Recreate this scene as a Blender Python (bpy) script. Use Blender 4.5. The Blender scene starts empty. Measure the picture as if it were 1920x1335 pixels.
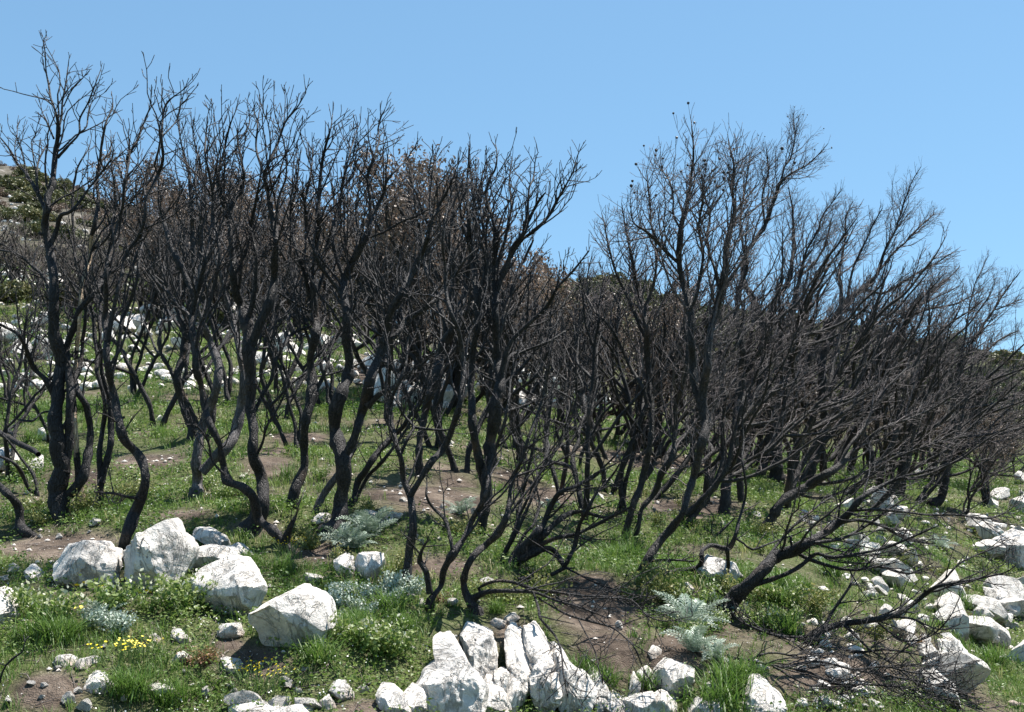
import bpy, math, random
import numpy as np
from mathutils import noise as mnoise, Vector

# ------------------------------------------------------------ camera
F = 2156.0; CZ = 1.6; TH = math.radians(8.77)
CT, ST = math.cos(TH), math.sin(TH)
scene = bpy.context.scene
COL = scene.collection
cam_d = bpy.data.cameras.new("camera"); cam = bpy.data.objects.new("camera", cam_d); COL.objects.link(cam)
cam_d.sensor_width = 36.0; cam_d.lens = 36.0 * F / 1920.0
cam_d.clip_start = 0.1; cam_d.clip_end = 2000
cam.location = (0, 0, CZ); cam.rotation_euler = (math.pi / 2 + TH, 0, 0)
scene.camera = cam
# ------------------------------------------------------------ light
SUN_DIR = Vector((0.34, 0.26, 1.0)).normalized()           # towards the sun
w = bpy.data.worlds.new("World"); scene.world = w; w.use_nodes = True
nt = w.node_tree; bg = nt.nodes["Background"]
sky = nt.nodes.new("ShaderNodeTexSky"); sky.sky_type = 'NISHITA'; sky.sun_disc = False
sky.sun_elevation = math.asin(SUN_DIR.z); sky.sun_rotation = math.atan2(SUN_DIR.x, SUN_DIR.y)
sky.altitude = 600; sky.air_density = 1.0; sky.dust_density = 0.25; sky.ozone_density = 2.6
gm = nt.nodes.new("ShaderNodeGamma"); gm.inputs[1].default_value = 0.6; nt.links.new(sky.outputs[0], gm.inputs[0])
tn = nt.nodes.new("ShaderNodeVectorMath"); tn.operation = 'MULTIPLY'; tn.inputs[1].default_value = (1.15, 1.66, 1.93); nt.links.new(gm.outputs[0], tn.inputs[0])
nt.links.new(tn.outputs[0], bg.inputs[0]); bg.inputs[1].default_value = 0.0735
sd = bpy.data.lights.new("sun", 'SUN'); sd.energy = 5.0; sd.angle = math.radians(0.5); sd.color = (1.0, 0.955, 0.895)
sun = bpy.data.objects.new("sun", sd); COL.objects.link(sun)
sun.rotation_euler = SUN_DIR.to_track_quat('Z', 'Y').to_euler()
scene.view_settings.view_transform = 'Standard'; scene.view_settings.look = 'None'
scene.view_settings.exposure = 1.25; scene.view_settings.gamma = 1.0
scene.cycles.max_bounces = 5; scene.cycles.diffuse_bounces = 3

# ------------------------------------------------------------ helpers
def link(name, mesh, mat=None, parent=None, loc=None):
    o = bpy.data.objects.new(name, mesh); COL.objects.link(o)
    if mat: mesh.materials.append(mat)
    if parent: o.parent = parent
    if loc is not None: o.location = loc
    return o
def tag(o, label=None, cat=None, group=None, kind=None):
    if label: o['label'] = label
    if cat: o['category'] = cat
    if group: o['group'] = group
    if kind: o['kind'] = kind
    return o
def empty(name, loc, label, cat, group=None):
    o = bpy.data.objects.new(name, None); COL.objects.link(o); o.location = loc
    return tag(o, label, cat, group)
def np_mesh(name, V, Fc, k, smooth=True):
    """V (n,3), Fc (m,k) uniform polygons."""
    me = bpy.data.meshes.new(name)
    V = np.asarray(V, dtype=np.float32); Fc = np.asarray(Fc, dtype=np.int32)
    me.vertices.add(len(V)); me.vertices.foreach_set("co", V.ravel())
    me.loops.add(Fc.size); me.loops.foreach_set("vertex_index", Fc.ravel())
    me.polygons.add(len(Fc)); me.polygons.foreach_set("loop_start", np.arange(len(Fc), dtype=np.int32) * k)
    me.polygons.foreach_set("use_smooth", np.full(len(Fc), smooth))
    me.update(calc_edges=True)
    return me
def add_attr(me, name, vals):
    a = me.attributes.new(name, 'FLOAT', 'POINT'); a.data.foreach_set("value", np.asarray(vals, dtype=np.float32))

def hash2(ix, iy, seed):
    n = (ix.astype(np.int64) * 374761393 + iy.astype(np.int64) * 668265263 + seed * 69069) & 0xffffffff
    n = ((n ^ (n >> 13)) * 1274126177) & 0xffffffff
    n = n ^ (n >> 16)
    return (n & 0xffff) / 65535.0
def vnoise(x, y, seed=0):
    x = np.asarray(x, float); y = np.asarray(y, float)
    ix = np.floor(x); iy = np.floor(y); fx = x - ix; fy = y - iy
    fx = fx * fx * (3 - 2 * fx); fy = fy * fy * (3 - 2 * fy)
    ix = ix.astype(np.int64); iy = iy.astype(np.int64)
    a = hash2(ix, iy, seed); b = hash2(ix + 1, iy, seed); c = hash2(ix, iy + 1, seed); d = hash2(ix + 1, iy + 1, seed)
    return (a * (1 - fx) + b * fx) * (1 - fy) + (c * (1 - fx) + d * fx) * fy - 0.5
def fbm(x, y, seed=0, o=4):
    s = 0; a = 1.0
    for i in range(o):
        s = s + a * vnoise(x, y, seed + i * 17); x = x * 2.03 + 3.1; y = y * 2.03 + 1.7; a *= 0.5
    return s

# ------------------------------------------------------------ terrain
def slope(v):
    return math.tan(TH - math.atan((v - 667.5) / F))
def adir(u, v):
    y = -(v - 667.5) / F
    return (u - 960.0) / F / (CT - y * ST)
KY = [7, 8, 9.3, 11, 13.5, 18, 23, 30, 40, 55, 75, 100, 150, 220, 400]
KT = {
 0:    [1335,1205,1100,1010,925,830,750,665,580,500,430,372,312,330,420],
 300:  [1335,1205,1085,990,905,815,745,668,595,530,480,445,432,470,560],
 560:  [1335,1195,1080,988,905,815,748,682,625,583,562,556,570,620,700],
 760:  [1350,1218,1088,992,905,820,758,705,668,645,634,632,650,720,800],
 960:  [1480,1395,1140,1040,950,875,815,765,725,705,715,640,548,565,650],
 1150: [1490,1400,1165,1085,1010,925,870,820,785,770,760,640,535,560,660],
 1400: [1490,1380,1200,1105,1030,950,900,865,842,838,850,700,605,620,700],
 1650: [1480,1400,1290,1200,1115,1005,935,890,862,850,860,740,640,655,720],
 1900: [1600,1500,1430,1370,1262,1105,1010,935,888,862,855,800,695,700,740]}
us = sorted(KT)
colA = np.array([adir(u, 1000) for u in us])
ktY = np.array([4.0, 5.6] + KY)
ktZ = np.array([[0.0, 0.04] + [CZ + Y * slope(v) for Y, v in zip(KY, KT[u])] for u in us])
NA, NY = 220, 520
ga = np.linspace(-0.75, 0.75, NA); gl = np.linspace(math.log(4.0), math.log(400.0), NY)
tmp = np.array([np.interp(np.exp(gl), ktY, ktZ[i]) for i in range(len(us))])
tab = np.array([np.interp(ga, colA, tmp[:, j]) for j in range(NY)]).T     # (NA, NY)
def smooth1(t, n, axis):
    k = np.hanning(n + 2)[1:-1]; k /= k.sum(); p = n // 2
    pad = [(0, 0), (0, 0)]; pad[axis] = (p, p)
    tp = np.pad(t, pad, mode='edge')
    return np.apply_along_axis(lambda r: np.convolve(r, k, 'valid'), axis, tp)
tab = smooth1(smooth1(tab, 21, 0), 11, 1)
def hfun(X, Y, detail=True):
    X = np.asarray(X, float); Y = np.asarray(Y, float)
    Yc = np.clip(Y, 4.0, 399.9)
    a = np.clip(X / np.maximum(Y, 4.0), -0.749, 0.749)
    fa = (a + 0.75) / 1.5 * (NA - 1); fl = (np.log(Yc) - gl[0]) / (gl[-1] - gl[0]) * (NY - 1)
    ia = np.clip(fa.astype(int), 0, NA - 2); il = np.clip(fl.astype(int), 0, NY - 2)
    ta = fa - ia; tl = fl - il
    z = (tab[ia, il] * (1 - ta) + tab[ia + 1, il] * ta) * (1 - tl) + (tab[ia, il + 1] * (1 - ta) + tab[ia + 1, il + 1] * ta) * tl
    if detail:
        g = np.clip((Y - 5.0) / 2.0, 0, 1)
        z = z + g * (0.16 * fbm(X * 0.7, Y * 0.7, 5, 3) + 0.05 * fbm(X * 3.1, Y * 3.1, 9, 3))
        # low soil steps, like old terraces
        t = (z * 1.6 + 0.6 * fbm(X * 0.25, Y * 0.25, 31, 2)); st = t - np.floor(t)
        z = z + g * 0.10 * (np.clip((st - 0.75) / 0.22, 0, 1) - st) * np.clip(2 - Y / 30, 0, 1)
        z = z + np.clip((Y - 60) / 60, 0, 1) * 2.2 * fbm(X * 0.07, Y * 0.07, 77, 4)
    return z
YS = np.exp(np.linspace(math.log(5.0), math.log(390), 3000))
def hit(u, v):
    a = adir(u, v); s = slope(v)
    zz = CZ + YS * s
    h = hfun(a * YS, YS)
    k = np.argmax(h >= zz)
    if h[k] < zz[k]: k = len(YS) - 1
    Y = YS[k]; return float(a * Y), float(Y), float(h[k])
def at(u, v, Y):
    return (adir(u, v) * Y, Y, CZ + Y * slope(v))
def hz(x, y): return float(hfun(x, y))
def project(X, Y, Z):
    zc = Y * CT + (Z - CZ) * ST; yc = -Y * ST + (Z - CZ) * CT
    zc = np.maximum(zc, 0.01)
    return 960 + F * X / zc, 667.5 - F * yc / zc
SOIL = [(110,1020,150,38),(270,865,70,16),(500,870,60,26),(330,965,110,14),(470,990,60,20),(590,1030,60,26),(800,930,120,50),(830,1060,75,28),
        (1060,845,60,14),(1310,960,110,28),(1120,1150,90,50),(1110,1105,60,30),(90,1290,80,40),(480,1240,80,40),(430,1210,40,16),(1560,1270,130,40),
        (1180,860,80,18),(700,700,60,30),(880,1240,70,70),(1130,1230,60,60),(960,1190,60,40),(1260,1230,50,40),(1240,870,90,16),(1020,935,60,18),(560,820,60,12),(160,895,40,14),(1500,900,60,12),(700,1330,80,25)]
def soil_mask(X, Y, Z):
    U, V = project(X, Y, Z)
    m = np.zeros_like(np.asarray(U, float))
    for (u, v, ru, rv) in SOIL:
        m = np.maximum(m, 1.25 - np.sqrt(((U - u) / ru) ** 2 + ((V - v) / rv) ** 2))
    m = np.clip(m, 0, 1)
    n = fbm(X * 0.9, Y * 0.9, 3, 4)
    return np.clip(m * 1.5 + n * 1.3 + 0.17, 0, 1)      # 1 = bare soil

# ------------------------------------------------------------ materials
def mat(name):
    m = bpy.data.materials.new(name); m.use_nodes = True
    return m, m.node_tree, m.node_tree.nodes["Principled BSDF"]
def N(nt, t, **kw):
    n = nt.nodes.new(t)
    for k, v in kw.items():
        if k.startswith('i_'): n.inputs[k[2:].replace('_', ' ')].default_value = v
        else: setattr(n, k, v)
    return n
def ramp(nt, src, stops):
    r = nt.nodes.new("ShaderNodeValToRGB"); e = r.color_ramp.elements
    while len(e) < len(stops): e.new(0.5)
    for k, (p, c) in enumerate(stops): e[k].position = p; e[k].color = (c[0], c[1], c[2], 1)
    nt.links.new(src, r.inputs[0]); return r
def mixc(nt, fac, a, b, mode='MIX'):
    m = nt.nodes.new("ShaderNodeMix"); m.data_type = 'RGBA'; m.blend_type = mode
    for s, d in ((fac, 0), (a, 6), (b, 7)):
        if hasattr(s, 'links'): nt.links.new(s, m.inputs[d])
        elif d == 0: m.inputs[0].default_value = s
        else: m.inputs[d].default_value = (s[0], s[1], s[2], 1)
    return m.outputs[2]
def bump(nt, src, bsdf, strength, dist):
    b = nt.nodes.new("ShaderNodeBump"); b.inputs["Strength"].default_value = strength; b.inputs["Distance"].default_value = dist
    nt.links.new(src, b.inputs["Height"]); nt.links.new(b.outputs[0], bsdf.inputs["Normal"]); return b

def make_ground():
    m, nt, b = mat("ground_soil")
    geo = N(nt, "ShaderNodeNewGeometry"); att = N(nt, "ShaderNodeAttribute", attribute_name="soil"); far = N(nt, "ShaderNodeAttribute", attribute_name="far")
    n1 = N(nt, "ShaderNodeTexNoise", i_Scale=2.2, i_Detail=8.0); n2 = N(nt, "ShaderNodeTexNoise", i_Scale=22.0, i_Detail=6.0)
    n3 = N(nt, "ShaderNodeTexNoise", i_Scale=90.0, i_Detail=3.0); vo = N(nt, "ShaderNodeTexVoronoi", i_Scale=26.0)
    for n in (n1, n2, n3, vo): nt.links.new(geo.outputs["Position"], n.inputs["Vector"])
    c1 = ramp(nt, n1.outputs[0], [(0.3, (0.09, 0.07, 0.055)), (0.5, (0.155, 0.122, 0.097)), (0.7, (0.23, 0.187, 0.15))])
    c2 = mixc(nt, 0.6, c1.outputs[0], ramp(nt, n2.outputs[0], [(0.25, (0.25, 0.2, 0.17)), (0.7, (1, 1, 1))]).outputs[0], 'MULTIPLY')
    ash = N(nt, "ShaderNodeTexNoise", i_Scale=1.1, i_Detail=6.0, i_Roughness=0.7); nt.links.new(geo.outputs["Position"], ash.inputs["Vector"])
    c2 = mixc(nt, 0.8, c2, ramp(nt, ash.outputs[0], [(0.36, (0.42, 0.42, 0.43)), (0.52, (1, 1, 1))]).outputs[0], 'MULTIPLY')
    peb = ramp(nt, vo.outputs["Distance"], [(0.10, (1, 1, 1)), (0.16, (0, 0, 0))])
    sel = N(nt, "ShaderNodeMath", operation='GREATER_THAN'); sel.inputs[1].default_value = 0.9
    sepc = N(nt, "ShaderNodeSeparateColor"); nt.links.new(vo.outputs["Color"], sepc.inputs[0]); nt.links.new(sepc.outputs[0], sel.inputs[0])
    pm = N(nt, "ShaderNodeMath", operation='MULTIPLY'); nt.links.new(peb.outputs[0], pm.inputs[0]); nt.links.new(sel.outputs[0], pm.inputs[1])
    c3 = mixc(nt, pm.outputs[0], c2, (0.55, 0.51, 0.46))
    gr = ramp(nt, n2.outputs[0], [(0.3, (0.05, 0.055, 0.025)), (0.55, (0.09, 0.11, 0.042)), (0.72, (0.17, 0.15, 0.095))])
    inv = N(nt, "ShaderNodeMath", operation='SUBTRACT'); inv.inputs[0].default_value = 1.0; nt.links.new(att.outputs["Fac"], inv.inputs[1])
    c4 = mixc(nt, inv.outputs[0], c3, gr.outputs[0])
    # distant scrub and scree
    f1 = N(nt, "ShaderNodeTexNoise", i_Scale=0.45, i_Detail=12.0, i_Roughness=0.8); nt.links.new(geo.outputs["Position"], f1.inputs["Vector"])
    fc = ramp(nt, f1.outputs[0], [(0.42, (0.045, 0.043, 0.032)), (0.52, (0.10, 0.09, 0.07)), (0.58, (0.16, 0.145, 0.125)), (0.64, (0.30, 0.28, 0.26))])
    gm_ = N(nt, "ShaderNodeAttribute", attribute_name="maquis")
    fc2 = mixc(nt, gm_.outputs["Fac"], fc.outputs[0], ramp(nt, f1.outputs[0], [(0.35, (0.035, 0.04, 0.018)), (0.6, (0.085, 0.09, 0.04))]).outputs[0])
    c5 = mixc(nt, far.outputs["Fac"], c4, fc2)
    nt.links.new(c5, b.inputs["Base Color"]); b.inputs["Roughness"].default_value = 0.95; b.inputs["Specular IOR Level"].default_value = 0.1
    ad = N(nt, "ShaderNodeMath", operation='ADD'); nt.links.new(n2.outputs[0], ad.inputs[0]); nt.links.new(n3.outputs[0], ad.inputs[1])
    bump(nt, ad.outputs[0], b, 0.9, 0.03)
    return m
M_GROUND = make_ground()

def make_rock(name, grey, warm):
    m, nt, b = mat(name)
    tc = N(nt, "ShaderNodeTexCoord"); geo = N(nt, "ShaderNodeNewGeometry")
    pos = tc.outputs["Object"]
    n1 = N(nt, "ShaderNodeTexNoise", i_Scale=4.5, i_Detail=9.0, i_Roughness=0.65); n2 = N(nt, "ShaderNodeTexNoise", i_Scale=30.0, i_Detail=8.0, i_Roughness=0.7)
    n3 = N(nt, "ShaderNodeTexNoise", i_Scale=3.2, i_Detail=7.0, i_Roughness=0.62, i_Distortion=0.9)
    mp = N(nt, "ShaderNodeMapping"); mp.inputs["Scale"].default_value = (1.0, 1.0, 0.35)
    nt.links.new(pos, mp.inputs[0])
    for n in (n1, n2): nt.links.new(pos, n.inputs["Vector"])
    nt.links.new(mp.outputs[0], n3.inputs["Vector"])
    base = ramp(nt, n1.outputs[0], [(0.30, (0.50 * grey, 0.49 * grey, 0.48 * grey)), (0.41, (0.76, 0.715, 0.66)), (0.56, (0.90, 0.845, 0.775)), (0.78, (0.84, 0.72 * warm, 0.60 * warm))])
    # thin solution cracks: narrow band of a distorted noise
    cr = ramp(nt, n3.outputs[0], [(0.478, (1, 1, 1)), (0.498, (0.26, 0.23, 0.20)), (0.502, (0.26, 0.23, 0.20)), (0.514, (1, 1, 1))])
    c = mixc(nt, 0.32, base.outputs[0], cr.outputs[0], 'MULTIPLY')
    sp = ramp(nt, n2.outputs[0], [(0.28, (0.5, 0.5, 0.5)), (0.38, (1, 1, 1))])
    c = mixc(nt, 0.6, c, sp.outputs[0], 'MULTIPLY')
    # soil stain near the foot (object z small)
    sx = N(nt, "ShaderNodeSeparateXYZ"); nt.links.new(pos, sx.inputs[0])
    n5 = N(nt, "ShaderNodeTexNoise", i_Scale=1.7, i_Detail=8.0, i_Roughness=0.7); nt.links.new(geo.outputs["Position"], n5.inputs["Vector"])
    c = mixc(nt, 0.8, c, ramp(nt, n5.outputs[0], [(0.36, (0.62, 0.63, 0.65)), (0.47, (1, 1, 1)), (0.62, (1, 1, 1)), (0.74, (0.95, 0.82, 0.68))]).outputs[0], 'MULTIPLY')
    st = N(nt, "ShaderNodeMapRange"); st.inputs["From Min"].default_value = 0.02; st.inputs["From Max"].default_value = 0.09; st.inputs["To Min"].default_value = 0.75; st.inputs["To Max"].default_value = 0.0
    nm = N(nt, "ShaderNodeMath", operation='MULTIPLY_ADD'); nm.inputs[1].default_value = 0.25; nt.links.new(n1.outputs[0], nm.inputs[0])
    sb = N(nt, "ShaderNodeMath", operation='SUBTRACT'); nt.links.new(sx.outputs[2], sb.inputs[0]); sb.inputs[1].default_value = 0.09
    nt.links.new(sb.outputs[0], nm.inputs[2]); nt.links.new(nm.outputs[0], st.inputs[0])
    c = mixc(nt, st.outputs[0], c, (0.32, 0.22, 0.15))
    nt.links.new(c, b.inputs["Base Color"]); b.inputs["Roughness"].default_value = 0.9; b.inputs["Specular IOR Level"].default_value = 0.2
    a1 = N(nt, "ShaderNodeMath", operation='ADD'); nt.links.new(n2.outputs[0], a1.inputs[0]); nt.links.new(n1.outputs[0], a1.inputs[1])
    a2 = N(nt, "ShaderNodeMath", operation='MULTIPLY_ADD'); a2.inputs[1].default_value = 0.6; 
    crv = N(nt, "ShaderNodeRGBToBW"); nt.links.new(cr.outputs[0], crv.inputs[0]); nt.links.new(crv.outputs[0], a2.inputs[0]); nt.links.new(a1.outputs[0], a2.inputs[2])
    bump(nt, a2.outputs[0], b, 1.0, 0.05)
    return m
M_ROCK = make_rock("limestone", 1.0, 1.0)
M_ROCKW = make_rock("limestone_ochre", 1.15, 0.97)

def make_bark(name, dark, light, brown=0.0, rough=0.7):
    m, nt, b = mat(name)
    tc = N(nt, "ShaderNodeNewGeometry")
    mp = N(nt, "ShaderNodeMapping"); mp.inputs["Scale"].default_value = (1, 1, 0.3); nt.links.new(tc.outputs["Position"], mp.inputs[0])
    n1 = N(nt, "ShaderNodeTexNoise", i_Scale=60.0, i_Detail=5.0, i_Roughness=0.7); nt.links.new(mp.outputs[0], n1.inputs["Vector"])
    n2 = N(nt, "ShaderNodeTexNoise", i_Scale=3.0, i_Detail=4.0); nt.links.new(tc.outputs["Position"], n2.inputs["Vector"])
    c = ramp(nt, n1.outputs[0], [(0.3, dark), (0.7, light)]).outputs[0]
    n4 = N(nt, "ShaderNodeTexNoise", i_Scale=7.0, i_Detail=7.0, i_Roughness=0.75); nt.links.new(mp.outputs[0], n4.inputs["Vector"])
    c = mixc(nt, ramp(nt, n4.outputs[0], [(0.52, (0, 0, 0)), (0.66, (0.6, 0.6, 0.6))]).outputs[0], c, (light[0] * 2.4, light[1] * 2.4, light[2] * 2.4))
    if brown:
        r = ramp(nt, n2.outputs[0], [(0.64 - brown * 0.06, (0, 0, 0)), (0.74, (0.7, 0.7, 0.7))])
        c = mixc(nt, r.outputs[0], c, (0.11, 0.068, 0.043))
    nt.links.new(c, b.inputs["Base Color"]); b.inputs["Roughness"].default_value = rough; b.inputs["Specular IOR Level"].default_value = 0.35
    vo = N(nt, "ShaderNodeTexVoronoi", i_Scale=38.0, feature='DISTANCE_TO_EDGE'); nt.links.new(mp.outputs[0], vo.inputs["Vector"])
    vr = ramp(nt, vo.outputs["Distance"], [(0.0, (0, 0, 0)), (0.12, (1, 1, 1))]); ad = N(nt, "ShaderNodeMath", operation='ADD'); nt.links.new(vr.outputs[0], ad.inputs[0]); nt.links.new(n1.outputs[0], ad.inputs[1])
    bump(nt, ad.outputs[0], b, 1.0, 0.012)
    return m
M_BARK = make_bark("charred_bark", (0.006, 0.0055, 0.0055), (0.030, 0.026, 0.026), 0.2)
M_BARKR = make_bark("scorched_bark", (0.008, 0.007, 0.0065), (0.044, 0.037, 0.034), 0.6)
M_TWIG = make_bark("charred_twig", (0.010, 0.009, 0.0095), (0.036, 0.031, 0.033))
M_TWIGR = make_bark("scorched_twig", (0.03, 0.025, 0.026), (0.15, 0.122, 0.12))
M_TWIGB = make_bark("grey_brown_twig", (0.09, 0.074, 0.066), (0.30, 0.25, 0.22))
M_PALE = make_bark("bare_wood", (0.30, 0.20, 0.12), (0.55, 0.42, 0.30))
M_LOG = make_bark("grey_charred_bark", (0.035, 0.033, 0.034), (0.11, 0.10, 0.10), 0.3)

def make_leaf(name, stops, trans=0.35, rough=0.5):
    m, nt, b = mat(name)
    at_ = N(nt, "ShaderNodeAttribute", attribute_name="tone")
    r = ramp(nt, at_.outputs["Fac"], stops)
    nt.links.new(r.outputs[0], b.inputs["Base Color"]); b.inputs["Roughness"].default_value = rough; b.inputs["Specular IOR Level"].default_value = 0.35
    tr = N(nt, "ShaderNodeBsdfTranslucent"); nt.links.new(r.outputs[0], tr.inputs[0])
    mx = N(nt, "ShaderNodeMixShader"); mx.inputs[0].default_value = trans
    out = nt.nodes["Material Output"]
    nt.links.new(b.outputs[0], mx.inputs[1]); nt.links.new(tr.outputs[0], mx.inputs[2]); nt.links.new(mx.outputs[0], out.inputs[0])
    return m
M_GRASS = make_leaf("grass_blade", [(0.0, (0.04, 0.10, 0.015)), (0.45, (0.10, 0.18, 0.034)), (0.8, (0.20, 0.26, 0.07)), (1.0, (0.42, 0.38, 0.2))])
M_HERB = make_leaf("herb_leaf", [(0.0, (0.04, 0.10, 0.016)), (0.5, (0.115, 0.19, 0.036)), (0.85, (0.23, 0.28, 0.085)), (1.0, (0.55, 0.56, 0.42))])
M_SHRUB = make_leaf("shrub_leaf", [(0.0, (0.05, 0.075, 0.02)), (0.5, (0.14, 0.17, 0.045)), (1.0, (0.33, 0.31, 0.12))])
M_SILVER = make_leaf("silver_leaf", [(0.0, (0.12, 0.18, 0.12)), (0.5, (0.26, 0.33, 0.25)), (1.0, (0.5, 0.55, 0.48))], 0.15)
M_MAQUIS = make_leaf("maquis_leaf", [(0.0, (0.05, 0.062, 0.022)), (0.5, (0.10, 0.11, 0.04)), (1.0, (0.19, 0.175, 0.08))], 0.2)
M_PINE = make_leaf("pine_needle", [(0.0, (0.025, 0.05, 0.015)), (0.5, (0.06, 0.095, 0.025)), (1.0, (0.12, 0.15, 0.04))], 0.2)
M_DEAD = make_leaf("dead_leaf", [(0.0, (0.10, 0.073, 0.055)), (0.6, (0.18, 0.13, 0.098)), (1.0, (0.28, 0.19, 0.125))], 0.2)
M_RED = make_leaf("reddish_leaf", [(0.0, (0.10, 0.07, 0.03)), (0.5, (0.22, 0.10, 0.06)), (1.0, (0.30, 0.22, 0.08))], 0.2)
def flat(name, c, rough=0.6):
    m, nt, b = mat(name)
    n = N(nt, "ShaderNodeTexNoise", i_Scale=40.0); r = ramp(nt, n.outputs[0], [(0.3, tuple(x * 0.8 for x in c)), (0.7, c)])
    nt.links.new(r.outputs[0], b.inputs["Base Color"]); b.inputs["Roughness"].default_value = rough; return m
M_YEL = flat("yellow_petal", (0.85, 0.68, 0.02)); M_WHITE = flat("white_petal", (0.8, 0.8, 0.74)); M_STEM = flat("green_stem", (0.10, 0.16, 0.04))
M_BLUE = flat("blue_petal", (0.15, 0.18, 0.6)); M_POD = flat("seed_pod_husk", (0.03, 0.022, 0.022))

# ------------------------------------------------------------ ground mesh
ya = np.concatenate([np.linspace(-60, 3.6, 14), np.exp(np.linspace(math.log(4.0), math.log(32), 440)), np.exp(np.linspace(math.log(33), math.log(600), 220))])
aa = np.concatenate([-np.exp(np.linspace(math.log(4), math.log(0.62), 24)), np.linspace(-0.6, 0.6, 620), np.exp(np.linspace(math.log(0.62), math.log(4), 24))])
GY, GA = np.meshgrid(ya, aa, indexing='ij')
GX = GA * np.maximum(GY, 4.0)
GZ = hfun(GX, GY)
nY, nA = GY.shape
V = np.stack([GX, GY, GZ], -1).reshape(-1, 3)
idx = np.arange(nY * nA).reshape(nY, nA)
Q = np.stack([idx[:-1, :-1], idx[:-1, 1:], idx[1:, 1:], idx[1:, :-1]], -1).reshape(-1, 4)
me = np_mesh("ground", V, Q, 4)
add_attr(me, "soil", soil_mask(V[:, 0], V[:, 1], V[:, 2]))
add_attr(me, "maquis", np.clip((V[:, 0] / np.maximum(V[:, 1], 4) + 0.08) / 0.06, 0, 1))
add_attr(me, "far", np.clip((V[:, 1] - 45) / 40, 0, 1))
gobj = link("ground", me, M_GROUND); tag(gobj, "brown soil hillside with patchy spring growth", "ground", kind='structure')
# ------------------------------------------------------------ tubes
def tubes(name, lines, sides):
    """lines: list of (pts[(x,y,z)], radii). One mesh."""
    lines = [l for l in lines if len(l[0]) >= 2]
    P = np.array([p for l in lines for p in l[0]], dtype=float); R = np.array([r for l in lines for r in l[1]], dtype=float)
    ln = np.array([len(l[0]) for l in lines]); st = np.concatenate([[0], np.cumsum(ln)[:-1]])
    n = len(P); lid = np.repeat(np.arange(len(lines)), ln); first = np.zeros(n, bool); first[st] = True; last = np.zeros(n, bool); last[st + ln - 1] = True
    nx = np.minimum(np.arange(n) + 1, n - 1); pv = np.maximum(np.arange(n) - 1, 0)
    nx[last] = np.arange(n)[last]; pv[first] = np.arange(n)[first]
    T = P[nx] - P[pv]; T /= np.maximum(np.linalg.norm(T, axis=1, keepdims=True), 1e-9)
    D = P[st + ln - 1] - P[st]; ax = np.argmin(np.abs(D), axis=1); ref = np.eye(3)[ax][lid]
    A = np.cross(T, ref); A /= np.maximum(np.linalg.norm(A, axis=1, keepdims=True), 1e-9); B = np.cross(T, A)
    th = np.arange(sides) * 2 * math.pi / sides
    V = P[:, None, :] + R[:, None, None] * (np.cos(th)[None, :, None] * A[:, None, :] + np.sin(th)[None, :, None] * B[:, None, :])
    V = V.reshape(-1, 3)
    i = np.arange(n)[~last]; k = np.arange(sides); k2 = (k + 1) % sides
    Q = np.stack([(i[:, None] * sides + k), (i[:, None] * sides + k2), ((i + 1)[:, None] * sides + k2), ((i + 1)[:, None] * sides + k)], -1).reshape(-1, 4)
    return np_mesh(name, V, Q, 4)
def resample(pts, rads, step):
    """Catmull-Rom smooth polyline."""
    P = np.array(pts, float); n = len(P); op = []; orr = []
    for i in range(n - 1):
        p0 = P[max(i - 1, 0)]; p1 = P[i]; p2 = P[i + 1]; p3 = P[min(i + 2, n - 1)]
        m = max(1, int(np.linalg.norm(p2 - p1) / step + 0.5))
        for j in range(m):
            t = j / m
            op.append(0.5 * ((2 * p1) + (-p0 + p2) * t + (2 * p0 - 5 * p1 + 4 * p2 - p3) * t * t + (-p0 + 3 * p1 - 3 * p2 + p3) * t ** 3))
            orr.append(rads[i] * (1 - t) + rads[i + 1] * t)
    op.append(P[-1]); orr.append(rads[-1])
    return op, orr
def norm3(x, y, z):
    l = math.sqrt(x * x + y * y + z * z) or 1.0
    return x / l, y / l, z / l
def perp_dir(rng, d, ang):
    # direction at angle ang from d
    rx, ry, rz = rng.gauss(0, 1), rng.gauss(0, 1), rng.gauss(0, 1)
    k = rx * d[0] + ry * d[1] + rz * d[2]
    rx, ry, rz = norm3(rx - k * d[0], ry - k * d[1], rz - k * d[2])
    c, s = math.cos(ang), math.sin(ang)
    return (d[0] * c + rx * s, d[1] * c + ry * s, d[2] * c + rz * s)
STY = {
 # spacing, length of first-order twig, upward pull, crookedness, tip radius, wind (x), levels, start fraction
 'stub': dict(sp=0.095, len=0.46, up=0.20, ck=0.24, rt=0.0033, wind=0.02, lev=2, t0=0.40, ch=0.11, f=0.50),
 'mid':  dict(sp=0.075, len=0.50, up=0.18, ck=0.20, rt=0.0030, wind=0.05, lev=3, t0=0.32, ch=0.105, f=0.52),
 'fine': dict(sp=0.055, len=0.62, up=0.13, ck=0.16, rt=0.0018, wind=0.11, lev=3, t0=0.22, ch=0.075, f=0.55),
 'low':  dict(sp=0.07, len=0.50, up=0.05, ck=0.17, rt=0.0026, wind=0.12, lev=3, t0=0.30, ch=0.10, f=0.55),
 'bare': dict(sp=0.30, len=0.35, up=0.10, ck=0.22, rt=0.0035, wind=0.0, lev=1, t0=0.3, ch=0.15, f=0.5)}
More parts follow.
